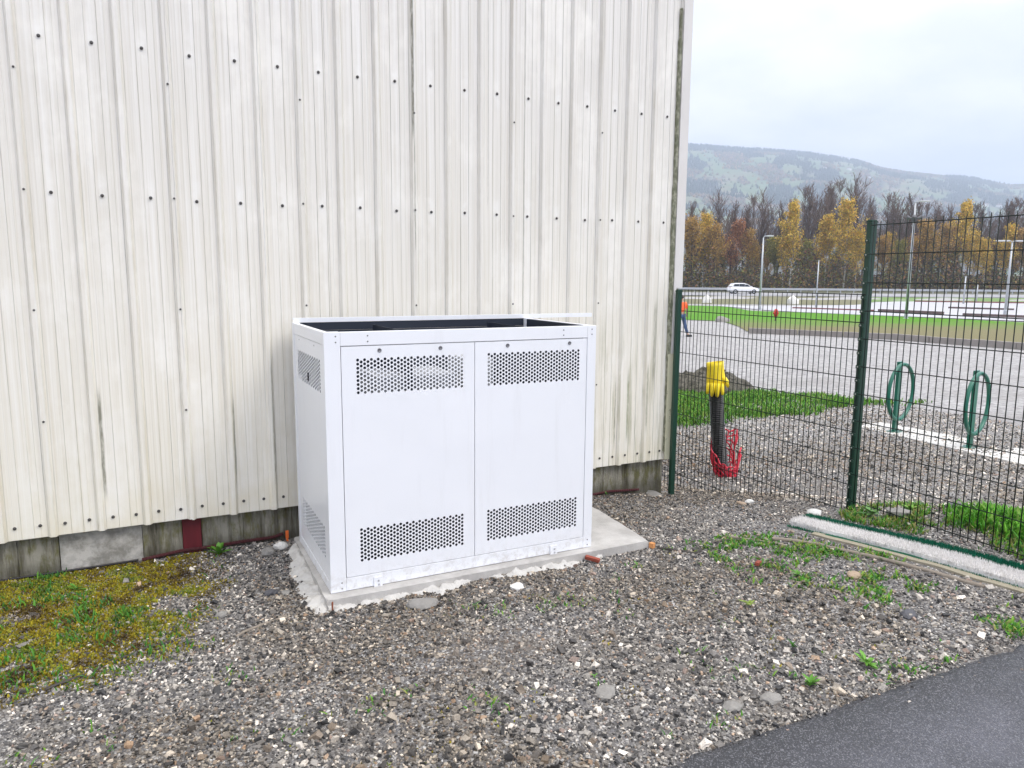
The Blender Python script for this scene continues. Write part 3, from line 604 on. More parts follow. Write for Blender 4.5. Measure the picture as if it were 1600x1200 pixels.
def hexperf(x0,z0,ncol,nrow,pitch,r,pad):
    """flat perforated plate in XZ: real round holes on a hexagonal grid; returns bmesh (y=0 front)"""
    bm=bmesh.new(); dx=pitch*math.sqrt(3)/2; R_=pitch/math.sqrt(3)
    X1=x0+(ncol-1)*dx+pad; Xa=x0-pad; Z1=z0+(nrow-1)*pitch+pad+0; Za=z0-pad
    cache={}
    def vt(x,z,y=0):
        x=min(max(x,Xa),X1); z=min(max(z,Za),Z1); k=(round(x*1e5),round(z*1e5),round(y*1e5))
        if k not in cache: cache[k]=bm.verts.new((x,y,z))
        return cache[k]
    def face(vs):
        o_=[]
        for v in vs:
            if v not in o_: o_.append(v)
        if len(o_)>2:
            try: bm.faces.new(o_)
            except ValueError: pass
    for c in range(-2,ncol+2):
        off=pitch/2 if c%2 else 0
        for k in range(-2,nrow+2):
            cx=x0+c*dx; cz=z0+k*pitch+off
            hexv=[vt(cx+R_*math.cos(a),cz+R_*math.sin(a)) for a in (i*pi/3 for i in range(6))]
            hole=0<=c<ncol and 0<=k<(nrow-1 if c%2 else nrow)
            if not hole:
                face(hexv); continue
            ring=[bm.verts.new((cx+r*math.cos(i*pi/6),0,cz+r*math.sin(i*pi/6))) for i in range(12)]
            back=[bm.verts.new((v.co.x,.002,v.co.z)) for v in ring]
            for i in range(6):
                a,b=hexv[i],hexv[(i+1)%6]
                face([a,ring[2*i+1],ring[2*i]]); face([a,b,ring[2*i+1]]); face([b,ring[(2*i+2)%12],ring[2*i+1]])
            for i in range(12): bm.faces.new((ring[i],ring[(i+1)%12],back[(i+1)%12],back[i]))
    bm.normal_update()
    for f in bm.faces:
        if abs(f.normal.y)>.5 and f.normal.y>0: f.normal_flip()
    return bm,(Xa,X1,Za,Z1)
def plate(x0,x1,z0,z1,wins,t=.018,y=0):
    """door leaf: flat front with rectangular windows (x0,x1,z0,z1), folded edges"""
    bm=bmesh.new(); xs_=sorted({x0,x1,*[w[0] for w in wins],*[w[1] for w in wins]}); zs_=sorted({z0,z1,*[w[2] for w in wins],*[w[3] for w in wins]})
    V={}
    def v(x,yy,z):
        k=(x,yy,z)
        if k not in V: V[k]=bm.verts.new(k)
        return V[k]
    ins=lambda a,b: any(w[0]<a<w[1] and w[2]<b<w[3] for w in wins)
    for i in range(len(xs_)-1):
        for j in range(len(zs_)-1):
            if not ins((xs_[i]+xs_[i+1])/2,(zs_[j]+zs_[j+1])/2):
                bm.faces.new((v(xs_[i],y,zs_[j]),v(xs_[i+1],y,zs_[j]),v(xs_[i+1],y,zs_[j+1]),v(xs_[i],y,zs_[j+1])))
    ed=[e for e in bm.edges if len(e.link_faces)==1]
    r=bmesh.ops.extrude_edge_only(bm,edges=ed)
    for g_ in r['geom']:
        if isinstance(g_,bmesh.types.BMVert): g_.co.y=y+(t if (abs(g_.co.x-x0)<1e-6 or abs(g_.co.x-x1)<1e-6 or abs(g_.co.z-z0)<1e-6 or abs(g_.co.z-z1)<1e-6) else .002)
    return bm
pit=.0212; 
NC,NR=33,9
lockm=simple('lock_steel',(.22,.22,.23),.4,.6)
for k,(dx0,dx1,px0) in enumerate([(.0865,.824,.171),(.828,1.5535,.912)]):
    parts=[]; wins=[]
    scx=(.578 if k==0 else .584)/(32*pit*math.sqrt(3)/2)
    for zz0 in (1.062,.156):
        bm,(a,b,c,d)=hexperf(0,0,NC,NR,pit,.0080,.012)
        for v in bm.verts: v.co.x*=scx
        a*=scx;b*=scx; bmesh.ops.translate(bm,verts=bm.verts,vec=(px0,0,zz0)); parts.append(bm); wins.append((a+px0,b+px0,c+zz0,d+zz0))
    door=obj('door',plate(dx0,dx1,.0735,1.3025,wins),wp,cab); door.location=(0,.002,0)
    for bm in parts: obj('perforated_vent',bm,wp,door)
    for lx in (dx0+.2,dx1-.2 if k==0 else dx1-.12):
        bm=bmesh.new(); Mx=Matrix.Rotation(R(90),4,'X'); lathe(bm,[(.011,0),(.011,.003),(.008,.0045),(.008,.003),(.003,.003)],14,Mx); l=obj('lock',bm,lockm,door,True); l.location=(lx,0,1.278)
# left side panel
bm,(a,b,c,d)=hexperf(0,0,21,9,.0200,.0083,.010); sy=.62/(b-a); 
ups=bm; bm2,(a2,b2,c2,d2)=hexperf(0,0,21,9,.0200,.0083,.010)
wins=[]
for bm_,z_ in ((ups,1.06),(bm2,.16)):
    for v in bm_.verts: v.co.x=(v.co.x-a)*sy+.14
    bmesh.ops.translate(bm_,verts=bm_.verts,vec=(0,0,z_)); wins.append((.14,.14+(b-a)*sy,c+z_,d+z_))
sp=plate(.052,.828,.052,1.311,wins); sp_o=obj('side_panel',sp,wp,cab)
sp_o.matrix_local=Matrix(((0,1,0,.004),(-1,0,0,CD),(0,0,1,0),(0,0,0,1)))
sp_o.matrix_local=Matrix.Translation((.004,CD,0))@Matrix.Rotation(R(-90),4,'Z')
for bm_ in (ups,bm2): obj('perforated_vent',bm_,wp,sp_o)
bm=bmesh.new(); box(bm,.44,.452,-.006,.001,1.08,1.125,.002); obj('latch',bm,gap,sp_o)
# rivets
rv=None
def rivet(x,z,par=cab,y=0):
    global rv
    if rv is None:
        bm=bmesh.new(); lathe(bm,[(.0042,0),(.0038,.0012),(.002,.0018)],8,Matrix.Rotation(R(90),4,'X')); rv=obj('rivet',bm,lockm,cab,True); rv.location=(x,y,z)
    else: shared('rivet',rv,par,(x,y,z))
for x in (.060,.225,CW-.225,CW-.030):
    for z in (CH-.022,CH-.052): rivet(x,z)
for x in (.060,CW-.030):
    for z in (.018,.050): rivet(x,z)
rivet(.20,1.29,sp_o); rivet(.62,1.29,sp_o)
# anchor brackets
for x in (.255,1.345):
    bm=bmesh.new(); box(bm,x-.024,x+.024,-.006,-.0005,-.035,.052,.012 if False else .002); box(bm,x-.024,x+.024,-.034,-.006,-.0398,-.035,.001)
    br=obj('anchor_bracket',bm,wp,cab)
    for z in (.03,.008,-.015):
        bm=bmesh.new(); lathe(bm,[(.006,0),(.006,.003),(.003,.004)],6,Matrix.Rotation(R(90),4,'X')); b=obj('bolt',bm,steel,br); b.location=(x+random.uniform(-.006,.006),-.0062,z)
bm=bmesh.new(); box(bm,0,2.13,0,.03,0,.003); box(bm,0,2.13,-.003,0,-.0232,.003,0); o=obj('metal_strip',bm,wp); o.location=(.80,4.578,CH+.0685); tag(o,'thin white metal angle strip lying on the cabinet back edge and overhanging right','strip')

# ------------------------------------------------------------------ mesh fence
fgreen=MT('fence_green',.38,spec=.5); fgreen.col(fgreen.mix(fgreen.noise(8,4),(.005,.032,.020),(.010,.05,.03)))
fgreen=fgreen.m; fdark=simple('wire_green',(.005,.011,.008),.5,spec=.3)
fclip=simple('clip_metal',(.5,.5,.48),.4,.6)
XF=4.644
fence=empty('mesh_fence',(XF,3.6,0),label='dark green welded mesh fence with posts beside the shed corner',cat='fence')
def post(y,z0,z1,clips,xo_=0):
    bm=bmesh.new(); box(bm,-.03,.03,-.02,.02,z0,z1,.004); o=obj('fence_post',bm,fgreen,fence); o.location=(xo_,y-3.6,0)
    if xo_: o.scale=(.7,.8,1)
    bm=bmesh.new(); box(bm,-.033,.033,-.023,.023,z1,z1+.012,.003); box(bm,-.027,.027,-.018,.018,z1+.012,z1+.02,.003); obj('post_cap',bm,fgreen,o)
    for z in clips:
        bm=bmesh.new(); box(bm,-.040,-.030,-.018,.018,z-.012,z+.012,.002); c_=obj('clip',bm,fgreen,o)
        bm=bmesh.new(); lathe(bm,[(.005,0),(.005,.006),(.003,.007)],6,Matrix.Translation((-.039,0,z))@Matrix.Rotation(R(-90),4,'Y')); obj('clip_bolt',bm,fclip,c_) if False else obj('clip_bolt',bm,fclip,o)
post(3.622,-.25,2.105,[.08+.1*i for i in range(20)])
post(6.17,-.62,1.60,[-.3,.3,.9,1.5])
post(4.655,-.3,1.60,[],3.790-XF)
post(1.08,-.3,2.105,[.08+.2*i for i in range(10)])
post(-1.45,-.3,2.105,[.08+.2*i for i in range(10)])
def panel(y0,y1,ztop,zbot,over,xo=-.036):
    bm=bmesh.new(); z=ztop
    nh=0
    while z>zbot-1e-3:
        tube(bm,[(xo-.005,y0,z),(xo-.005,y1,z)],.0037,6); z-=.2
    p=obj('mesh_panel',bm,fdark,fence,True); p.location=(0,-3.6,0)
    bm=bmesh.new(); tube(bm,[(0,0,zbot-.02),(0,0,ztop+over)],.0033,6)
    w0=obj('vertical_wire',bm,fdark,p,True); w0.location=(xo,y0+.025,0)
    y=y0+.075
    while y<y1:
        shared('vertical_wire',w0,p,(xo,y,0)); y+=.05
    # twisted bend rows
panel(3.598,6.14,1.60,-.4,.006)
panel(1.10,3.60,2.084,.08,.028)
panel(-1.43,1.06,2.084,.08,.028)

# ------------------------------------------------------------------ bike stands
bgreen=MT('stand_green',.3,spec=.5); bgreen.col(bgreen.mix(bgreen.noise(7,4),(.006,.10,.065),(.012,.15,.095))); bgreen=bgreen.m
def stand(x,y,lab,rz):
    t=empty('bicycle_stand',(x,y,-.392),rz,label=lab,cat='bike stand',group='green bicycle stands on the concrete strip')
    bm=bmesh.new(); box(bm,-.056,.056,-.02,.02,.008,.985,.004); obj('post',bm,bgreen,t)
    bm=bmesh.new(); box(bm,-.10,.10,-.075,.075,0,.008,.002); b=obj('base_plate',bm,bgreen,t)
    for sx_ in (-.075,.075):
        for sy_ in (-.055,.055): bm=bmesh.new(); lathe(bm,[(.009,.008),(.009,.014),(.005,.017)],6); q_=obj('bolt',bm,steel,b); q_.location=(sx_,sy_,0)
    bm=bmesh.new(); pts_=[(0.385*math.cos(a),-.044,.565+.385*math.sin(a)) for a in np.linspace(0,2*pi,49)]; tube(bm,pts_,.026,10,caps=False); bmesh.ops.remove_doubles(bm,verts=bm.verts,dist=.0005); obj('ring',bm,bgreen,t,True)
    for z in (.18,.95): bm=bmesh.new(); lathe(bm,[(.017,.04),(.017,.075),(.012,.08)],10,Matrix.Translation((0,0,z))@Matrix.Rotation(R(90),4,'X')); obj('ring_bolt',bm,bgreen,t,True)
stand(9.32,6.66,'green bicycle stand with ring, just right of the tall fence post',R(13)); stand(9.31,5.60,'green bicycle stand with ring, nearest the right edge',R(13))
o=rough_slab('concrete_strip',[(8.85,2.2),(10.0,2.2),(9.75,7.2),(9.15,7.15)],-.5,-.3915,simple('pale_concrete',(.54,.53,.51),.8,var=.3,scale=5)); tag(o,'white concrete strip under the bicycle stands',kind='structure')

# ------------------------------------------------------------------ kerb beyond the lot
km=simple('kerb_concrete',(.24,.22,.205),.85,var=.2,scale=3)
kp=[(1172,33.2),(1250,32.3),(1400,30.2),(1600,26.1),(1800,22.3)]
kpts=[Vector(placez(a,b)) for a,b in kp]; root=empty('kerb',tuple(kpts[0]),label='low grey brown kerb wall edging the grass bank',kind='structure')
ks=None
for i in range(len(kpts)-1):
    a,b=kpts[i],kpts[i+1]; l=(b-a).length; n=int(l/1.25); ang=math.atan2((b-a).y,(b-a).x)
    for k in range(n):
        p=a.lerp(b,(k+.5)/n)-kpts[0]
        if ks is None: ks=obj('kerb_stone',box(bmesh.new(),-.61,.61,-.1,.1,-.3,.24,.012),km,root); ks.location=p; ks.rotation_euler=(0,0,ang); ks.scale=(l/n/1.25,1,1)
        else: shared('kerb_stone',ks,root,p+Vector((0,0,random.uniform(-.012,.012))),(0,0,ang)).scale=(l/n/1.25,1,1)
# red and brown kerb lines in the paved yard
rk=simple('red_kerb',(.20,.075,.07),.7,var=.5,scale=1.0); bk=simple('brown_kerb',(.12,.085,.08),.8,var=.4,scale=1)
def lowline(a,b,name,m,h,label,seg=1.0,w=.14,g=.03):
    a=Vector(placez(*a)); b=Vector(placez(*b)); l=(b-a).length; n=int(l/seg); ang=math.atan2((b-a).y,(b-a).x); rt=empty(name,tuple(a),ang,label=label,cat='kerb line'); f=None
    for k in range(n):
        p=(k*seg,0,0)
        if f is None: f=obj('kerb_block',box(bmesh.new(),g/2,seg-g/2,-w,w,0,h+.05,.01),m,rt)
        else: shared('kerb_block',f,rt,p)
lowline((1240,62.0),(1390,57),'red_kerb_line',rk,.10,'thin red kerb line on the paved yard, left half',3.2)
lowline((1375,56.5),(1505,51.5),'brown_kerb_line',bk,.20,'brown red kerb line across the paved yard',2.4)
lowline((1508,51.2),(1640,47.5),'brown_kerb_line',bk,.16,'dark kerb line at the right end of the paved yard',2.4)
lowline((1484,64.5),(1600,61),'brown_kerb_line',bk,.14,'short dark brown kerb line further back in the yard',2.4)
lowline((1430,84),(1640,80),'red_kerb_line',rk,.14,'faint red kerb line along the far side of the yard',3.2)

# ------------------------------------------------------------------ street lamps and poles
galv=simple('galvanised',(.42,.44,.46),.4,.5); lampm=simple('lamp_head_grey',(.55,.56,.58),.5)
def lamp(px,D,yt,arms,label,extra=False,dark=False):
    x,y,z=placez(px,D); h=math.tan(math.atan((600-yt)/1148.66)-PITCH)*D+H-z
    t=empty('street_lamp',(x,y,z),-YAW,label=label,cat='street lamp')
    bm=bmesh.new(); tube(bm,[(0,0,.1),(0,0,h*.5),(0,0,h-.12)],[.095,.075,.05],10); obj('pole',bm,galv,t,True)
    bm=bmesh.new(); lathe(bm,[(.2,0),(.2,.03),(.12,.05),(.11,.35),(.09,.4)],10); obj('base',bm,galv,t)
    for sgn,l in arms:
        bm=bmesh.new(); tube(bm,[(0,0,h-.12),(sgn*.1,0,h),(sgn*.25,0,h)],[.04,.035,.03],8); obj('arm',bm,galv,t,True)
        bm=bmesh.new(); x0,x1=sorted((sgn*.25,sgn*l)); box(bm,x0,x1,-.14,.14,h-.03,h+.06,.025); hd=obj('lamp_head',bm,lampm,t)
        bm=bmesh.new(); box(bm,x0+.08,x1-.05,-.1,.1,h-.04,h-.0305,.002); obj('lens',bm,simple('lamp_lens',(.5,.5,.48),.3),hd)
    if extra:
        zc_=h-1.05
        for a in (0,2.1,4.2):
            M1=Matrix.Translation((.12*math.cos(a),.12*math.sin(a),zc_))@Matrix.Rotation(a,4,'Z')@Matrix.Rotation(R(75),4,'Y')
            bm=bmesh.new(); lathe(bm,[(.05,0),(.06,.12),(.13,.3),(.14,.32)],10,M1); obj('loudspeaker',bm,simple('horn_grey',(.12,.12,.13),.5),t,True)
        bm=bmesh.new(); box(bm,-.12,.12,-.1,.1,zc_-.2,zc_+.2,.02); obj('junction_box',bm,simple('box_dark',(.06,.06,.07),.5),t)
lamp(1188,58.5,366,[(1,.75)],'grey street lamp left of centre behind the low fence, single head to the right')
lamp(1419,47,310,[(1,.85)],'tall street lamp with dark horn cluster, seen through the tall mesh panel',True)
lamp(1574,53,371,[(1,1.1),(-1,1.1)],'street lamp with two heads near the right edge')
def pole(px,D,yt,label,name='pole',r=.06,cat='pole'):
    x,y,z=placez(px,D); h=math.tan(math.atan((600-yt)/1148.66)-PITCH)*D+H-z
    t=empty(name,(x,y,z),label=label,cat=cat); bm=bmesh.new(); tube(bm,[(0,0,.02),(0,0,h)],[r,r*.7],8); obj('shaft',bm,galv,t,True)
    bm=bmesh.new(); lathe(bm,[(r*2,0),(r*2,.04),(r*1.2,.06)],8); obj('base',bm,galv,t); bm=bmesh.new(); lathe(bm,[(r*.9,h),(r*.9,h+.04),(r*.4,h+.06)],8); obj('cap',bm,galv,t)
pole(1276,64,404,'thin grey pole without a head, right of the single-headed lamp')
pole(1507,78,427,'short grey pole with camera head behind the mesh panel',r=.09)
pole(1527,84,440,'slim white pole beside the short camera pole',r=.07)
# crash barrier
rt=empty('crash_barrier',placez(1500,112),-YAW,label='long grey metal crash barrier in front of the trees',cat='barrier')
bm=bmesh.new(); box(bm,-160,160,-.04,.04,.45,.76,.02); obj('rail',bm,galv,rt)
bp0=None
for k in range(-20,60):
    if bp0 is None: bp0=obj('barrier_post',box(bmesh.new(),-.05,.05,.045,.15,-.4,.74),galv,rt); bp0.location=(k*2,0,0)
    else: shared('barrier_post',bp0,rt,(k*2.0,0,0))
# marker post, rock, sacks
x,y,z=placez(1214,43); t=empty('hydrant',(x,y,z),label='small red hydrant on the grass bank',cat='hydrant'); hr=simple('hydrant_red',(.5,.03,.02),.4)
bm=bmesh.new(); lathe(bm,[(.06,.0),(.05,.04),(.04,.08),(.04,.30),(.05,.32)],10); obj('stem',bm,simple('hydrant_dark',(.06,.04,.04),.5),t,True)
bm=bmesh.new(); lathe(bm,[(.07,.28),(.11,.32),(.12,.55),(.12,.60),(.09,.69),(.03,.73)],12); bd_=obj('body',bm,hr,t,True)
for sg in (-1,1): bm=bmesh.new(); tube(bm,[(sg*.1,0,.48),(sg*.19,0,.48)],[.05,.055],8); obj('outlet',bm,hr,t,True)

def stone(name,loc,r,mat,label=None,cat='stone',flat=.6,seed=0,parent=None,sub=2,kind=None,group=None,el=1.0,rz=0):
    bm=bmesh.new(); bmesh.ops.create_icosphere(bm,subdivisions=sub,radius=1)
    for v in bm.verts:
        n=mn.noise(v.co*1.1+Vector((seed*3.1,seed,0)))*.38+mn.noise(v.co*2.6+Vector((seed,0,seed*1.7)))*.16
        v.co=v.co*(1+n); v.co=Vector((v.co.x*r*el,v.co.y*r,v.co.z*r*flat))
    o=obj(name,bm,mat,parent); o.location=loc; o.rotation_euler=(0,0,rz); 
    if label: tag(o,label,cat,group,kind)
    return o
stg=MT('stone_grey',.75); stg.col(stg.mix(stg.noise(25,6,.7),(.15,.145,.135),(.32,.305,.28))).bump(stg.noise(60,5),.004); stg=stg.m
stw=MT('stone_white',.7); stw.col(stw.mix(stw.noise(25,5,.7),(.55,.54,.51),(.78,.77,.74))).bump(stw.noise(60,5),.003); stw=stw.m
std=simple('stone_dark',(.075,.075,.085),.6,var=.4,scale=25,bump=.003); stb=simple('stone_tan',(.36,.27,.19),.75,var=.3,scale=25,bump=.003)
stone('boulder',placez(1131,42),.42,stg,'grey boulder on the edge of the grass bank','boulder',.8,3)
stone('white_bag',placez(1104,76),.55,stw,'white mottled rubble sack standing on the brown verge, left one','sack',1.3,5)
stone('white_bag',placez(1240,74),.6,stw,'white mottled rubble sack on the verge right of the street lamp','sack',1.35,8)

# ------------------------------------------------------------------ car
x,y=place(1160,104); carp=simple('car_white',(.75,.76,.78),.25); cg=simple('car_glass',(.03,.035,.045),.1); ty=simple('tyre_black',(.015,.015,.016),.8); rim=simple('wheel_rim',(.45,.46,.47),.35,.7)
car=empty('hatchback',(x,y,zg(x,y)+.045),-YAW,label='white hatchback driving on the road behind the verge',cat='car')
def loft(bm,secs):   # secs: list of (x,[(y,z)...])
    rg=[[bm.verts.new((x_,a,b)) for a,b in pr] for x_,pr in secs]; n=len(rg[0])
    for i in range(len(rg)-1):
        for k in range(n): bm.faces.new((rg[i][k],rg[i][(k+1)%n],rg[i+1][(k+1)%n],rg[i+1][k]))
    bm.faces.new(rg[0][::-1]); bm.faces.new(rg[-1]); return bm
def csec(x_,zb,zt,w): return (x_,[(-w*.95,zb),(-w,zb+.15),(-w,zt-.12),(-w*.9,zt),(w*.9,zt),(w,zt-.12),(w,zb+.15),(w*.95,zb)])
bm=loft(bmesh.new(),[csec(-2.05,.35,.82,.72),csec(-1.95,.25,.95,.82),csec(-1.2,.2,.98,.88),csec(0,.2,.95,.89),csec(.9,.2,.93,.88),csec(1.5,.22,.85,.86),csec(1.98,.28,.68,.78),csec(2.08,.35,.6,.7)])
obj('body',bm,carp,car,True).modifiers.new('e','EDGE_SPLIT').split_angle=R(40)
bm=loft(bmesh.new(),[csec(-1.9,.9,1.0,.72),csec(-1.55,.9,1.40,.66),csec(-.9,.9,1.49,.65),csec(0,.9,1.47,.65),csec(.45,.9,1.33,.67),csec(1.1,.88,.95,.72)])
obj('cabin',bm,carp,car,True).modifiers.new('e','EDGE_SPLIT').split_angle=R(40)
for sg in (-1,1):
    for a,b_ in (((-1.5,-.75),(1.34,1.02)),((-.70,.05),(1.36,1.0)),((.1,.75),(1.3,1.0))):
        bm=bmesh.new(); yy=sg*.70
        vs_=[(a[0],yy+sg*.03,b_[1]),(a[1],yy+sg*.03,b_[1]),(a[1]-(.25 if a[0]==.1 else 0),yy-sg*.015,b_[0]-(.03 if a[0]==.1 else 0)),(a[0]+(.12 if a[0]==-1.5 else 0),yy-sg*.015,b_[0])]
        f=[bm.verts.new(v) for v in vs_]; bk_=[bm.verts.new((v[0],v[1]-sg*.06,v[2])) for v in vs_]; bm.faces.new(f); bm.faces.new(bk_[::-1])
        for i in range(4): bm.faces.new((f[i],f[(i+1)%4],bk_[(i+1)%4],bk_[i]))
        obj('side_window',bm,cg,car)
    for wx in (-1.28,1.32):
        bm=bmesh.new(); Mx=Matrix.Translation((wx,sg*.80,.31))@Matrix.Rotation(R(90),4,'X'); lathe(bm,[(.2,-.1),(.31,-.09),(.31,.09),(.2,.1)],18,Mx); w_=obj('wheel',bm,ty,car)
        bm=bmesh.new(); lathe(bm,[(.19,-.112),(.2,.112)],14,Mx); obj('rim',bm,rim,w_)
    bm=bmesh.new(); box(bm,1.85,2.02,sg*.62-.14,sg*.62+.14,.56,.68,.03); obj('headlight',bm,simple('headlight_glass',(.6,.62,.65),.15),car)
    bm=bmesh.new(); box(bm,-2.02,-1.9,sg*.66-.1,sg*.66+.1,.75,.92,.03); obj('tail_light',bm,simple('tail_red',(.35,.01,.01),.3),car)
bm=bmesh.new(); box(bm,-.32,.32,-.02,.02,-.2,.2,.01,Matrix.Translation((.98,0,1.13))@Matrix.Rotation(R(-62),4,'Y')@Matrix.Rotation(R(90),4,'Z')); obj('windscreen',bm,cg,car)

# ------------------------------------------------------------------ person
def skin(name,verts,edges,rad,mat,parent,sub=2):
    me=bpy.data.meshes.new(name); me.from_pydata(verts,edges,[]); o=bpy.data.objects.new(name,me); C.objects.link(o); o.parent=parent
    me.materials.append(mat); o.modifiers.new('s','SKIN'); 
    for i,r_ in enumerate(rad):
        v=me.skin_vertices[0].data[i]; v.radius=(r_ if isinstance(r_,tuple) else (r_,r_)); v.use_root=(i==0)
    m=o.modifiers.new('b','SUBSURF'); m.levels=sub; m.render_levels=sub
    for p_ in me.polygons: p_.use_smooth=True
    o.modifiers['s'].use_smooth_shade=True
    return o
x,y,z=placez(1065.3,31); pr=empty('person',(x,y,z),-YAW,label='person in orange high-visibility vest and blue jeans walking behind the low fence post',cat='person')
skn=simple('skin',(.45,.28,.2),.5); jn=simple('blue_jeans',(.05,.09,.19),.8); hv=simple('orange_vest',(.95,.14,.03),.6); shoe=simple('dark_shoe',(.03,.03,.03),.6); hair=simple('brown_hair',(.05,.035,.025),.7)
bv=[(0,0,.92),(0,0,1.12),(0,.01,1.33),(0,0,1.46),(.0,0,1.52),(.01,0,1.62),  (.17,0,1.40),(.24,.02,1.13),(.27,.12,.90),(.27,.15,.82),  (-.17,0,1.40),(-.23,-.02,1.13),(-.26,-.0,.88),(-.26,.02,.80),
    (.09,0,.88),(.17,.02,.50),(.30,0,.12),(.36,-.04,.05),  (-.09,0,.88),(-.12,.05,.50),(-.22,.03,.13),(-.16,-.03,.05)]
be=[(0,1),(1,2),(2,3),(3,4),(4,5),(2,6),(6,7),(7,8),(8,9),(2,10),(10,11),(11,12),(12,13),(0,14),(14,15),(15,16),(16,17),(0,18),(18,19),(19,20),(20,21)]
brd=[(.13,.10),(.13,.10),(.15,.11),(.07,.07),(.05,.05),(.085,.10)]+[.055,.042,.032,.035]*2+[.085,.058,.042,.035]*2
body=skin('body',bv,be,brd,skn,pr)
skin('jeans',[(0,0,.95)]+bv[14:17]+bv[18:21],[(0,1),(1,2),(2,3),(0,4),(4,5),(5,6)],[(.15,.12),.10,.075,.062,.10,.075,.062],jn,pr)
skin('vest',[(0,0,.98),(0,0,1.15),(0,.01,1.34),(0,0,1.42),(.17,0,1.40),(.235,.02,1.16),(-.17,0,1.40),(-.225,-.02,1.16)],[(0,1),(1,2),(2,3),(2,4),(4,5),(2,6),(6,7)],[(.165,.13),(.155,.125),(.17,.13),(.09,.09),.075,.062,.075,.062],hv,pr)
bm=bmesh.new(); bmesh.ops.create_uvsphere(bm,u_segments=12,v_segments=8,radius=.1,matrix=Matrix.Translation((.0,-.0,1.665))@Matrix.Diagonal((.95,1.08,.85,1))); obj('hair',bm,hair,pr,True)
for p_ in (bv[17],bv[21]): bm=bmesh.new(); box(bm,p_[0]-.13,p_[0]+.12,p_[1]-.05,p_[1]+.05,.0,.09,.03); obj('shoe',bm,shoe,pr)

# ------------------------------------------------------------------ black duct, glove, red netting
bp=simple('black_plastic',(.018,.018,.02),.38,var=.3)
bx,by,bz=5.53,5.95,-.42
bm=bmesh.new(); pts_=[];rad_=[]
nn_=110
for i in range(nn_+1):
    t_=i/nn_; pts_.append((-.13*t_-.015*math.sin(t_*3),.03*t_,1.14*t_)); rad_.append((.073 if t_<.84 else .056)+(.005 if i%2 else -.004))
tube(bm,pts_,rad_,20); d_=obj('corrugated_duct',bm,bp,smooth=False); d_.location=(bx,by,bz); d_.rotation_euler=(0,0,0)
tag(d_,'black corrugated duct standing upright behind the low fence panel','pipe')
bm=bmesh.new(); box(bm,.02,.085,-.02,.03,.0,.03,.008,Matrix.Translation((-.07,.06,1.16))@Matrix.Rotation(R(20),4,'Y')); obj('duct_clip',bm,bp,d_)
yg=MT('glove_yellow',.6); yg.col(yg.mix(yg.noise(30,5),(.80,.58,.01),(.92,.74,.02))).bump(yg.noise(50,4),.004); yg=yg.m
gl=empty('work_glove',(bx-.118,by+.03,bz+.955),-.75,label='yellow rubber work glove hung fingers down over the black duct',cat='glove')
gl.scale=(.92,.95,.70)
# gauntlet cuff on top, fingers hanging down
bm=bmesh.new()
gsec=[(-.020,.42,.098,.088),(-.018,.36,.098,.090),(-.012,.28,.099,.092),(-.006,.20,.104,.096),(0,.13,.112,.098),(0,.08,.110,.096),(0,.055,.104,.094)]
rg=[]
for x_,z_,a_,b_ in gsec:
    rg.append([bm.verts.new((x_+a_*math.cos(q_)*(1+.03*math.sin(3*q_+z_*12)),.012+b_*math.sin(q_)*(1+.03*math.sin(4*q_+z_*9)),z_+.018*math.cos(q_)*(1 if z_>.3 else .2))) for q_ in np.linspace(0,2*pi,24,endpoint=False)])
for i in range(len(rg)-1):
    for k in range(24): bm.faces.new((rg[i][k],rg[i][(k+1)%24],rg[i+1][(k+1)%24],rg[i+1][k]))
bmesh.ops.recalc_face_normals(bm,faces=bm.faces)
for fx_,ln,yy in [(-.082,.115,-.070),(-.033,.145,-.098),(.020,.15,-.100),(.070,.12,-.080)]:
    tube(bm,[(fx_*.9,yy*.85,.11),(fx_,yy,.045),(fx_*1.06,yy-.014,.06-ln*.55),(fx_*1.10,yy-.006,.06-ln*.92),(fx_*1.10,yy,.055-ln)],[.026,.027,.024,.018,.007],10)
tube(bm,[(.085,-.03,.19),(.122,-.05,.13),(.134,-.055,.075),(.134,-.05,.05)],[.030,.027,.021,.008],10)
o=obj('glove_shell',bm,yg,gl,True); md=o.modifiers.new('w','SOLIDIFY'); md.thickness=.003; md.offset=-1
rn=simple('red_plastic_net',(.62,.02,.05),.45,var=.25)
net=bmesh.new()
def netp(a,v):   # v 0 top ..1 bottom
    rx=.165-.07*v; ry=.14-.05*v
    x_=rx*math.cos(a)*(1+.12*math.sin(3*a)); y_=ry*math.sin(a)
    z_=.42-.34*v-.11*math.cos(a-.9)*(1-v*.4)*-1-.16*(1+math.cos(a+1.9))/2*(1-v*.3)+.015*math.sin(5*a+v*6)
    q_=Vector((a*2.2,v*3,1.5)); return (x_+.02+.03*mn.noise(q_),y_+.03*mn.noise(q_+Vector((7,0,0))),z_+.05*mn.noise(q_+Vector((0,7,0))))
for v in np.linspace(0,1,7):
    tube(net,[netp(a,v) for a in np.linspace(0,2*pi*.93,40)],.0085,5,flat=1.0)
for a in np.linspace(0,2*pi*.93,22):
    tube(net,[netp(a,v) for v in np.linspace(0,1,8)],.0058,5)
o=obj('safety_netting',net,rn); o.location=(bx+.01,by-.02,bz-.01); tag(o,'crumpled red plastic netting wrapped round the foot of the black duct','netting')

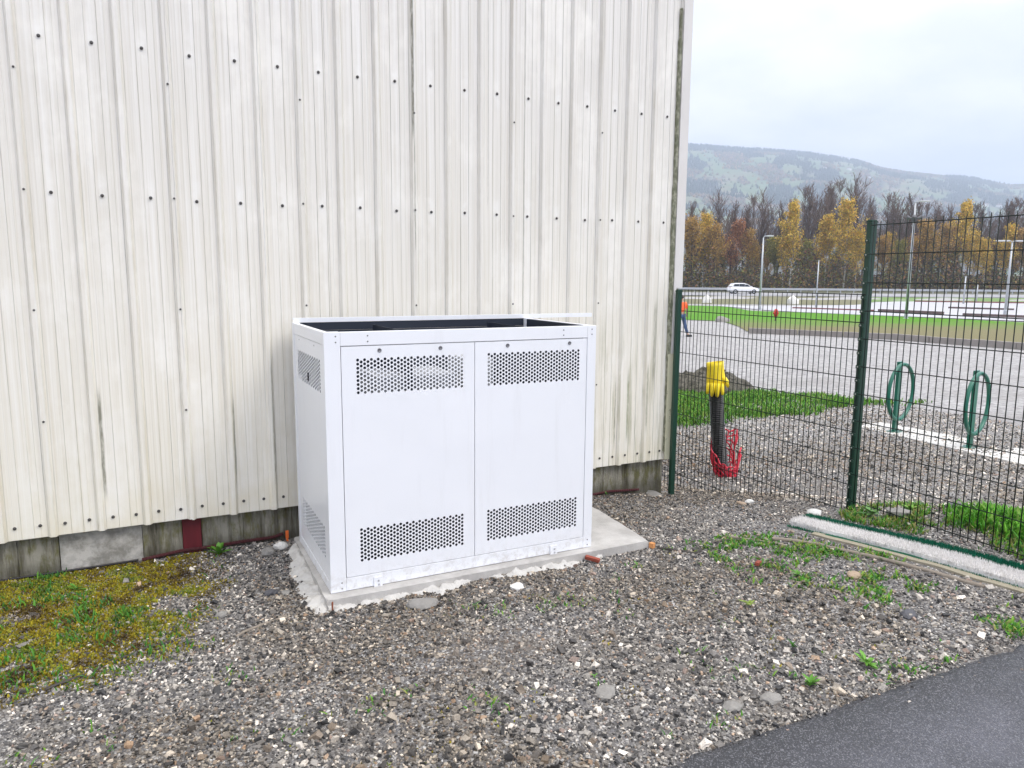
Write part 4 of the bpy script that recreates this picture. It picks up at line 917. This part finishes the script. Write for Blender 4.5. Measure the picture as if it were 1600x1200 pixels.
# rubble heap behind the glove
hb=MT('heap_soil',.9); hb.col(hb.mix(hb.ramp(hb.noise(9,6,.75),[(.35,0.),(.65,1.)]),(.03,.028,.018),(.19,.175,.14))).bump(hb.noise(18,6,.8),.06)
hx,hy=9.75,11.1
xs_=np.arange(-1.3,1.3,.05); Xc,Yc=np.meshgrid(xs_,xs_*.7,indexing='ij')
Zc=np.array([[ .36*max(0,1-(a/1.0)**2-(b/.8)**2)**.6*(1+.5*mn.fractal(Vector((a*2.5,b*2.5,3)),.8,2,5)) -.04 for b in xs_*.7] for a in xs_])
ca_,sa_=math.cos(-.45),math.sin(-.45)
o=grid_mesh('rubble_heap',Xc*ca_-Yc*sa_,Xc*sa_+Yc*ca_,Zc,hb.m,smooth=False); o.location=(hx,hy,-.42); tag(o,'low dark heap of earth and rubble behind the yellow glove','heap')

# ------------------------------------------------------------------ gravel stones (stuff)
R2=np.array([[1,1,1],[-1,1,1],[-1,-1,1],[1,-1,1],[1,1,-1],[-1,1,-1],[-1,-1,-1],[1,-1,-1]],float)/1.5
cubeF=[[0,1,2,3],[7,6,5,4],[0,4,5,1],[1,5,6,2],[2,6,7,3],[3,7,4,0]]
def insideX(x,y):
    return True
def fnoise(x,y,s,o=0):
    # cheap vectorised value noise
    x=x*s+o; y=y*s+o*1.7
    xi=np.floor(x).astype(int); yi=np.floor(y).astype(int); fx=x-xi; fy=y-yi; fx=fx*fx*(3-2*fx); fy=fy*fy*(3-2*fy)
    h=lambda a,b: ((np.sin(a*127.1+b*311.7+o)*43758.5453)%1.0)
    return (h(xi,yi)*(1-fx)+h(xi+1,yi)*fx)*(1-fy)+(h(xi,yi+1)*(1-fx)+h(xi+1,yi+1)*fx)*fy
def fb2(x,y,s,o=0): return .55*fnoise(x,y,s,o)+.3*fnoise(x,y,s*2.3,o+3)+.15*fnoise(x,y,s*5.1,o+9)
def moss_mask(x,y):
    a=ssn(.75,.05,x+ .55*(fb2(x,y,2.2,1)-.5)*2 + .25*(4.2-y)) if False else 1-ssn(-.05,.42,x+.7*(fb2(x,y,2.4,1)-.5)+.30*(4.3-y))
    return a*ssn(3.30,3.55,y+.25*(fb2(x,y,3,4)-.5)-.18*np.clip(-x,0,1)*0)*ssn(.30,.46,fb2(x,y,4.5,7)+.08)
PAL=np.array([(.026,.026,.027),(.06,.058,.057),(.105,.10,.095),(.16,.152,.143),(.22,.208,.192),(.31,.292,.265),(.45,.42,.375),(.66,.62,.56),(.20,.165,.13),(.33,.24,.17),(.26,.20,.17)])
PW=np.array([.15,.13,.12,.13,.13,.12,.09,.04,.06,.02,.03]); PW/=PW.sum()
stm=attr_mat('gravel_stone',.6,.45,0,.3,140)
def gravel(n,xr,yr,rlo,rhi,keep,name,label,seed,bright=1.0,lift=.3):
    g_=np.random.default_rng(seed); x=g_.uniform(*xr,n); y=g_.uniform(*yr,n)
    k=keep(x,y,g_); x=x[k]; y=y[k]; n=len(x)
    r=rlo+(rhi-rlo)*g_.beta(1.1,4.5,n)
    q=g_.normal(0,1,(n,4)); q/=np.linalg.norm(q,axis=1)[:,None]; w,a,b,c=q.T
    Rm=np.stack([np.stack([1-2*(b*b+c*c),2*(a*b-c*w),2*(a*c+b*w)],-1),np.stack([2*(a*b+c*w),1-2*(a*a+c*c),2*(b*c-a*w)],-1),np.stack([2*(a*c-b*w),2*(b*c+a*w),1-2*(a*a+b*b)],-1)],1)
    sh=R2[None]*np.stack([g_.uniform(.8,1.35,n),g_.uniform(.65,1.05,n),g_.uniform(.4,.8,n)],-1)[:,None,:]*(1+g_.normal(0,.22,(n,8,3)))
    V=np.einsum('nij,nkj->nki',Rm,sh)*r[:,None,None]; V[:,:,2]*=.8
    V[:,:,0]+=x[:,None]; V[:,:,1]+=y[:,None]; V[:,:,2]+=(Zg(x,y)+r*lift)[:,None]
    c=PAL[g_.choice(len(PAL),n,p=PW)]*g_.uniform(.75,1.3,(n,1))*bright*np.array([[1.14,1.12,1.095]])
    dm=ssn(.50,.66,fb2(x,y,1.1,90)+.22*np.exp(-((y-4.35)/.45)**2)*(x<.8)+.05)[:,None]; c=c*(1-dm)+c*np.array([[.76,.71,.64]])*dm
    ps=np.exp(-(((x-1.35)/.34)**2+((y-2.85)/.16)**2))[:,None]*.4; c=c*(1-ps)+(c*.4+np.array([[.20,.165,.14]]))*ps
    return soup(name,V,cubeF,c,stm,label,'gravel')
def not_solid(x,y):
    pad=(x>.76)&(x<2.84)&(y>3.64); path=(y<1.87-.02*np.clip(x-1.5,0,9)); wall=(y>4.775)&(x<3.83)
    turf=(np.abs((x-4.05)+(y-3.35)*.262-.03)<.17)&(y<3.62)&(x>3.85)
    return ~(pad|path|wall|turf)
def keep1(x,y,g_):
    D=x*.4461+y*.8949; u=(x*.8949-y*.4461)/D*1160+800
    vis=(u>-60)&(u<1660)
    d=.35+.85*fb2(x,y,1.3,2); d*=1-.8*moss_mask(x,y)
    patch=np.exp(-(((x-1.35)/.30)**2+((y-2.85)/.14)**2)); d*=1-.5*patch
    weed=ssn(3.0,3.6,x)*ssn(.45,.6,fb2(x,y,2.2,13)); d*=1-.5*weed
    return not_solid(x,y)&vis&(g_.random(len(x))<d*np.clip(4.2/D,.35,1))
gravel(175000,(-1.6,5.2),(1.86,4.78),.0042,.0150,keep1,'gravel','grey crushed gravel round the cabinet',21)
gravel(9000,(-1.6,5.2),(1.86,4.78),.012,.032,lambda x,y,g_:keep1(x,y,g_)&(g_.random(len(x))<.25+.6*ssn(3.4,2.0,y)),'gravel','larger loose stones among the gravel',22)
def keep2(x,y,g_):
    D=x*.4461+y*.8949; u=(x*.8949-y*.4461)/D*1160+800; beyond=(x>4.62)|(y>4.79)
    return beyond&(u>1030)&(u<1640)&~((x<3.84)&(y>4.7))&(g_.random(len(x))<(.5+.7*fb2(x,y,1.3,2))*np.clip(1.5-D/14,.15,1))&~((y<3.1)&(x<5.6))
gravel(62000,(3.9,11.5),(2.0,9.8),.007,.030,keep2,'gravel','grey gravel sloping down behind the mesh fence',23,1.25)
gravel(9000,(1.2,4.2),(1.2,1.9),.003,.011,lambda x,y,g_:g_.random(len(x))<.03+.9*np.exp((y-1.88)/.035),'gravel','grit strewn over the asphalt edge',24,lift=1.6)
# single stones
for i,(x,y,r,m,lab,fl,el) in enumerate([(1.76,3.45,.036,stw,'round white pebble lying in front of the right cabinet door',.5,1.2),(1.22,3.47,.06,stg,'flat grey brown stone near the pad front edge',.45,1.5),
   (2.02,2.05,.034,stg,'grey blue stone at the edge of the asphalt path, nearer the middle',.5,1.5),(2.20,2.02,.036,stg,'pale grey stone at the asphalt edge right of its twin',.5,1.3),(1.62,2.36,.04,stg,'flat pale stone in the gravel left of the path edge',.3,1.5),
   (.26,3.80,.028,stg,'small blue-grey stone near the moss edge',.6,1.2),(.60,3.95,.022,stg,'blue grey pebble left of the mortar spill',.5,1.3),(.53,3.98,.03,std,'black stone left of the mortar spill',.6,1.3),
   (3.42,2.28,.038,std,'dark stone among the weeds near the asphalt',.5,1.3),(3.60,2.75,.04,stb,'brown flat stone in the weeds below the turf strip',.5,1.4),(4.30,3.66,.05,stw,'white stone under the mesh panel at the turf end',.7,1.1),
   (.60,4.55,.045,stg,'grey rock at the plinth beside the cabinet',.8,1.0),(.68,4.62,.04,stw,'pale rock between plinth and concrete pad',.8,1.0),(3.62,4.66,.06,stg,'flat grey stone at the foot of the shed corner',.25,1.8),(4.12,4.12,.035,stw,'white pebble under the low mesh panel',.6,1.1),(4.02,4.10,.03,stb,'rust brown stone beside the white pebble under the fence',.5,1.6)]):
    stone('stone',(x,y,zg(x,y)+r*fl*.35),r,m,lab,'stone',fl,i*2+1,el=el,rz=random.random()*3 if i>3 else 0)
stone('stone',(4.72,3.28,zg(4.72,3.28)+.03),.065,stg,'large flat grey rock behind the green turf edge','stone',.6,31,el=1.7,rz=-.5,sub=1)
stone('stone',(5.15,3.15,zg(5.15,3.15)+.01),.07,std,'dark rock in the grass behind the large flat one','stone',.5,33,el=1.4)
brickm=simple('red_clay',(.27,.06,.035),.8,var=.3,scale=30,bump=.002); orm=simple('orange_clay',(.62,.28,.10),.8,var=.2,scale=30)
bm=bmesh.new(); box(bm,-.045,.045,-.012,.012,-.012,.010,.002); o=obj('brick_shard',bm,brickm); o.location=(2.35,3.60,.015); o.rotation_euler=(R(8),R(5),R(-52)); tag(o,'red brick shard lying against the pad by the right bracket','brick shard')
bm=bmesh.new(); box(bm,-.014,.014,-.016,.016,0,.034,.003); o=obj('brick_shard',bm,orm); o.location=(2.815,3.625,.0); o.rotation_euler=(0,0,.4); tag(o,'small orange clay chip at the right corner of the pad','brick shard')
bm=bmesh.new(); box(bm,-.03,.03,-.012,.012,-.01,.012,.003); o=obj('brick_shard',bm,brickm); o.location=(3.22,3.12,.01); o.rotation_euler=(0,.1,.5); tag(o,'tiny red brown brick chip in the open gravel right of the pad','brick shard')
bm=bmesh.new(); tube(bm,[(0,0,-.05),(.0,0,.045),(.003,0,.05)],[.005,.005,.003],7); o=obj('rebar_stub',bm,simple('rust',(.25,.08,.04),.9)); o.location=(.775,3.60,0); tag(o,'rusty rod stub at the left front corner of the pad','rod')

# ------------------------------------------------------------------ moss, grass, weeds
def mosscol(x,y,g_):
    f=.6*fb2(x,y,5,77)+.4*fb2(x,y,17,78); f=f+g_.normal(0,.05,len(x)); P_=np.array([(.07,.045,.02),(.13,.09,.018),(.22,.17,.012),(.33,.27,.015),(.30,.30,.03),(.14,.19,.02)])
    i=np.clip((f-.25)/.5*5.99,0,5).astype(int); return P_[i]
def blades(n,xr,yr,mask,h,w,cols,name,label,cat,seed,lean=.6,bent=True,z0=0.0,parent=None):
    g_=np.random.default_rng(seed); x=g_.uniform(*xr,n); y=g_.uniform(*yr,n); k=(g_.random(n)<mask(x,y)); x=x[k];y=y[k];n=len(x)
    a=g_.uniform(0,2*pi,n); hh=h*g_.uniform(.45,1.25,n); l=hh*lean*g_.uniform(.2,1.3,n); ww=w*g_.uniform(.6,1.3,n)
    b=a+pi/2+g_.normal(0,.3,n); bx_=np.cos(b)*ww/2; by_=np.sin(b)*ww/2; dx_=np.cos(a)*l; dy_=np.sin(a)*l; z=Zg(x,y)+z0-.002
    P0=np.stack([x-bx_,y-by_,z],-1);P1=np.stack([x+bx_,y+by_,z],-1)
    P2=np.stack([x+bx_*.9+dx_*.45,y+by_*.9+dy_*.45,z+hh*.65],-1);P3=np.stack([x-bx_*.9+dx_*.45,y-by_*.9+dy_*.45,z+hh*.65],-1)
    P4=np.stack([x+dx_,y+dy_,z+hh*.95],-1); P5=P4+np.stack([bx_*.15,by_*.15,0*z],-1)
    V=np.stack([P0,P1,P2,P3,P4,P5],1)
    c=(cols(x,y,g_) if callable(cols) else np.array(cols)[g_.integers(0,len(cols),n)])*g_.uniform(.7,1.3,(n,1))
    return soup(name,V,[[0,1,2,3],[3,2,5,4]],c,leafm,label,cat,parent)
MOSS=[(.20,.16,.012),(.26,.22,.015),(.16,.13,.015),(.12,.09,.02),(.30,.27,.03),(.10,.07,.025)]
GRN=[(.05,.17,.02),(.08,.24,.03),(.11,.28,.03),(.06,.2,.05)]; GRN2=[(.05,.20,.02),(.10,.30,.03),(.18,.34,.04),(.07,.2,.05),(.28,.30,.08)]
blades(90000,(-1.5,.7),(3.2,4.76),lambda x,y:moss_mask(x,y)*not_solid(x,y),.013,.008,mosscol,'moss','yellow green moss spread over the gravel left of the cabinet','moss',41,.9)
blades(9000,(-1.5,.7),(3.2,4.76),lambda x,y:moss_mask(x,y)*ssn(.58,.70,fb2(x,y,3.1,30)+.20*ssn(3.9,3.4,y))*not_solid(x,y),.032,.008,GRN,'grass','small green grass tufts growing in the moss','grass',42,1.1)
wm=lambda x,y: (.8*ssn(.62,.83,.55*fb2(x,y,3.2,50)+.45*fb2(x,y,11,51)+.13*np.exp(-((x-3.6-(3.1-y)*.25)/.45)**2)-.05*(y>3.7)+.10*ssn(2.15,1.95,y)*ssn(2.2,2.9,x)))*not_solid(x,y)*ssn(2.2,3.3,x)
blades(34000,(2.2,4.6),(1.88,3.6),wm,.026,.011,GRN2,'grass','patchy green weeds in the gravel between path and turf strip','grass',43,1.2)
blades(9000,(-.8,2.6),(1.95,3.5),lambda x,y:ssn(.64,.76,fb2(x,y,4.2,71))*not_solid(x,y),.022,.007,GRN2,'grass','sparse weed sprouts scattered in the front gravel','grass',44,1.2)
blades(30000,(4.42,6.2),(1.6,3.5),lambda x,y:np.clip(ssn(3.15,2.85,y+.25*(fb2(x,y,4,5)-.5))*ssn(4.75,4.95,x)*1.2,0,1)*(.35+.8*ssn(.35,.55,fb2(x,y,6,8))),.075,.014,[(.05,.20,.015),(.09,.30,.02),(.14,.38,.03),(.07,.24,.02),(.2,.34,.06)],'grass','lush green grass clump behind the turf strip at the right','grass',45,.8)
blades(9000,(4.35,5.2),(2.0,3.6),lambda x,y:ssn(.48,.6,fb2(x,y,6,18))*ssn(0,.05,x-(4.36+(3.5-y)*.235)),.04,.009,GRN2+[(.3,.28,.1)],'grass','short weeds between the turf strip and the mesh fence','grass',46,1.1)
def bank(x,y):
    D=x*.4461+y*.8949; u=(x*.8949-y*.4461)/D*1160+800
    lo=np.interp(u,[1040,1100,1200,1290,1350,1420,1500],[10.3,10.4,11.0,11.2,12.2,12.3,12.5]); hi_=np.interp(u,[1040,1100,1200,1290,1350,1500],[13.9,14.6,14.2,13.7,12.9,12.7])
    return ssn(0,.6,D-lo+.7*(fb2(x,y,1.6,3)-.5))*ssn(0,.6,hi_-D+.7*(fb2(x,y,1.6,6)-.5))*(u<1500)*(.4+.8*ssn(.35,.6,fb2(x,y,1.4,9)))
blades(85000,(6.2,13.5),(5.8,12.8),bank,.075,.022,[(.06,.20,.02),(.10,.28,.03),(.15,.33,.04),(.20,.30,.05),(.06,.14,.03)],'grass','bright green grass patch in the lot behind the mesh fence','grass',47,.9)
blades(14000,(-.9,3.6),(1.95,3.6),lambda x,y:ssn(.66,.74,fb2(x,y,5.3,171))*not_solid(x,y),.010,.008,mosscol,'moss','small olive moss specks scattered through the front gravel','moss',48,1.0)
# leafy weed against the plinth and broad-leaf sprouts
def weed(x,y,r,nl,label,seed,up=.5,col=(.09,.25,.02)):
    rnd=random.Random(seed); t=empty('weed',(x,y,zg(x,y)),label=label,cat='weed'); lm=simple('weed_leaf',col,.6,var=.3,scale=30)
    for k in range(nl):
        a=rnd.random()*6.28; l=r*rnd.uniform(.6,1.1); ww=l*.32; e=rnd.uniform(.1,1)*up; bm=bmesh.new()
        prof=[(0,.15),(.35,1),(.7,.8),(1,.05)]; rows=[]
        for s_,w_ in prof:
            px_=l*s_*math.cos(e)*1.0; pz_=l*(s_*math.sin(e)*1.2-.35*s_*s_*math.sin(e))+.004
            rows.append([bm.verts.new((px_,-ww*w_/2,pz_+.15*ww*w_)),bm.verts.new((px_,0,pz_)),bm.verts.new((px_,ww*w_/2,pz_+.15*ww*w_))])
        for i in range(3):
            for j in range(2): bm.faces.new((rows[i][j],rows[i][j+1],rows[i+1][j+1],rows[i+1][j]))
        o=obj('leaf',bm,lm,t,True); o.rotation_euler=(0,0,a); o.location=(0,0,rnd.uniform(0,.02))
weed(.32,4.66,.085,22,'bright green leafy weed at the plinth left of the cabinet',1,1.2)
weed(-.42,4.45,.05,12,'small green weed at the back of the moss',2,.9)
weed(3.20,4.72,.04,6,'tiny green sprout at the plinth right of the cabinet',3,1.3)
weed(2.42,2.02,.055,14,'green weed at the asphalt edge beside the pale stone',4,1.0)
weed(2.78,2.03,.06,16,'bright yellow-green weed at the edge of the asphalt, further right',5,.9,(.12,.3,.03))
weed(1.63,2.46,.022,6,'tiny weed sprout in the gravel near the flat pale stone',6,1.0)
weed(4.62,3.42,.12,12,'arching broad leaved weed at the foot of the tall fence post',7,.8,(.10,.24,.05))
weed(4.86,3.30,.07,12,'light green leafy weed behind the large grey rock',8,1.0,(.16,.34,.03))
weed(3.30,2.90,.05,12,'weed rosette in the gravel right of centre',9,.8)
weed(2.75,2.72,.05,12,'yellowish weed rosette in the open gravel',10,.8,(.2,.28,.04))

# ------------------------------------------------------------------ artificial turf strip
tw=attr_mat('turf_fibre',.6,.3,.15,.1,40)
backm=simple('turf_backing',(.30,.27,.20),.9,var=.2,scale=20)
tf=empty('turf_strip',(4.0,3.5,0),label='white and green strip of artificial turf lying by the fence',cat='turf strip')
A0=np.array([3.96,3.56]); A1=np.array([4.42,1.72]); dirv=(A1-A0)/np.linalg.norm(A1-A0); nrm=np.array([-dirv[1],dirv[0]]); LT=np.linalg.norm(A1-A0)
def strip(name,o0,o1,z0,z1,m,par,t0=0,t1=1,wav=.012,seed=0):
    bm=bmesh.new(); rows=[]
    for k in range(61):
        t_=t0+(t1-t0)*k/60; p=A0+dirv*LT*t_; w1=mn.noise(Vector((t_*9,seed,0)))*wav; w2=mn.noise(Vector((t_*9,seed+7,0)))*wav
        a=p+nrm*(o0+w1); b=p+nrm*(o1+w2); zb=zg(*a)
        rows.append([bm.verts.new((a[0]-4.0,a[1]-3.5,zb+z0)),bm.verts.new((a[0]-4.0,a[1]-3.5,zb+z1)),bm.verts.new((b[0]-4.0,b[1]-3.5,zb+z1)),bm.verts.new((b[0]-4.0,b[1]-3.5,zb+z0))])
    for i in range(60):
        for j in range(4): bm.faces.new((rows[i][j],rows[i][(j+1)%4],rows[i+1][(j+1)%4],rows[i+1][j]))
    bm.faces.new(rows[0]); bm.faces.new(rows[-1][::-1]); bmesh.ops.recalc_face_normals(bm,faces=bm.faces)
    return obj(name,bm,m,par)
whiteb=simple('white_fibre_mat',(.78,.76,.74),.8,var=.1,scale=60); greenb=simple('green_fibre_mat',(.006,.10,.05),.8,var=.3,scale=60)
strip('white_band',.0,.145,.0,.038,whiteb,tf,seed=1); strip('green_band',.146,.262,.0,.034,greenb,tf,seed=2)
strip('backing',-.075,-.02,.0,.012,backm,tf,.1,1,.02,3); strip('green_edge',-.026,-.004,.0,.014,greenb,tf,.14,.46,.02,4)
def fibres(n,o0,o1,col,name,seed,h=.022,zb=.036):
    g_=np.random.default_rng(seed); t_=g_.uniform(-.004,1,n); o_=g_.uniform(o0,o1,n); p=A0[None]+dirv[None]*LT*t_[:,None]+nrm[None]*o_[:,None]
    a=g_.uniform(0,2*pi,n); w=.003; hh=h*g_.uniform(.5,1.3,n); z=Zg(p[:,0],p[:,1])+zb; x=p[:,0]-4.0; y=p[:,1]-3.5
    l=g_.uniform(0,.014,n); V=np.stack([np.stack([x-np.sin(a)*w,y+np.cos(a)*w,z-.012],-1),np.stack([x+np.sin(a)*w,y-np.cos(a)*w,z-.012],-1),np.stack([x+np.cos(a)*l,y+np.sin(a)*l,z-.01+hh],-1)],1)
    return soup(name,V,[[0,1,2]],np.array(col)[g_.integers(0,len(col),n)]*g_.uniform(.8,1.15,(n,1)),tw,parent=tf)
fibres(26000,-.004,.148,[(.84,.82,.80),(.78,.76,.74),(.86,.85,.84)],'white_fibres',61,h=.028)
fibres(22000,.144,.268,[(.006,.13,.07),(.01,.19,.11),(.005,.09,.05)],'green_fibres',62,zb=.032)
fibres(1600,-.028,-.002,[(.006,.11,.05),(.02,.2,.11)],'green_fibres',63,.014,.014)
# half buried cable loops and root lines
cb=simple('dark_cable',(.05,.042,.036),.7,var=.3,scale=30); tanl=simple('tan_edging',(.24,.205,.165),.9,var=.25,scale=20)
def curve_thing(pts,r,m,name,label,cat,flat=1.0):
    P_=[Vector((a,b,0)) for a,b in pts]; out_=[]
    for i in range(len(P_)-1):
        p0=P_[max(i-1,0)];p1=P_[i];p2=P_[i+1];p3=P_[min(i+2,len(P_)-1)]
        for k in range(14):
            t_=k/14; v=.5*((2*p1)+(-p0+p2)*t_+(2*p0-5*p1+4*p2-p3)*t_*t_+(-p0+3*p1-3*p2+p3)*t_**3); out_.append((v.x,v.y,zg(v.x,v.y)+r*.4+.004*math.sin(i*3+t_*4)))
    bm=bmesh.new(); tube(bm,out_,[r*random.uniform(.8,1.1) for _ in out_],6); o=obj(name,bm,m,smooth=True); return tag(o,label,cat)
curve_thing([(2.84,3.60),(2.95,3.50),(3.02,3.44),(3.16,3.50),(3.30,3.52),(3.42,3.47),(3.50,3.40)],.009,cb,'buried_cable','half buried dark cable looping from the pad corner to the turf','cable')
curve_thing([(3.36,3.56),(3.48,3.46),(3.56,3.34),(3.60,3.24)],.012,tanl,'edging_strip','tan edging strip end near the turf strip','edging')
curve_thing([(3.62,3.40),(3.80,3.20),(3.90,2.95),(4.02,2.62),(4.12,2.3)],.015,tanl,'edging_strip','long tan edging strip running alongside the turf','edging')
curve_thing([(-.46,3.40),(-.30,3.47),(-.15,3.55),(.0,3.60),(.20,3.62)],.008,cb,'buried_cable','dark cable end curving out of the moss edge','cable')
curve_thing([(.30,3.52),(.42,3.60),(.56,3.66)],.008,tanl,'edging_strip','short pale root poking from the gravel near the weeds','root')
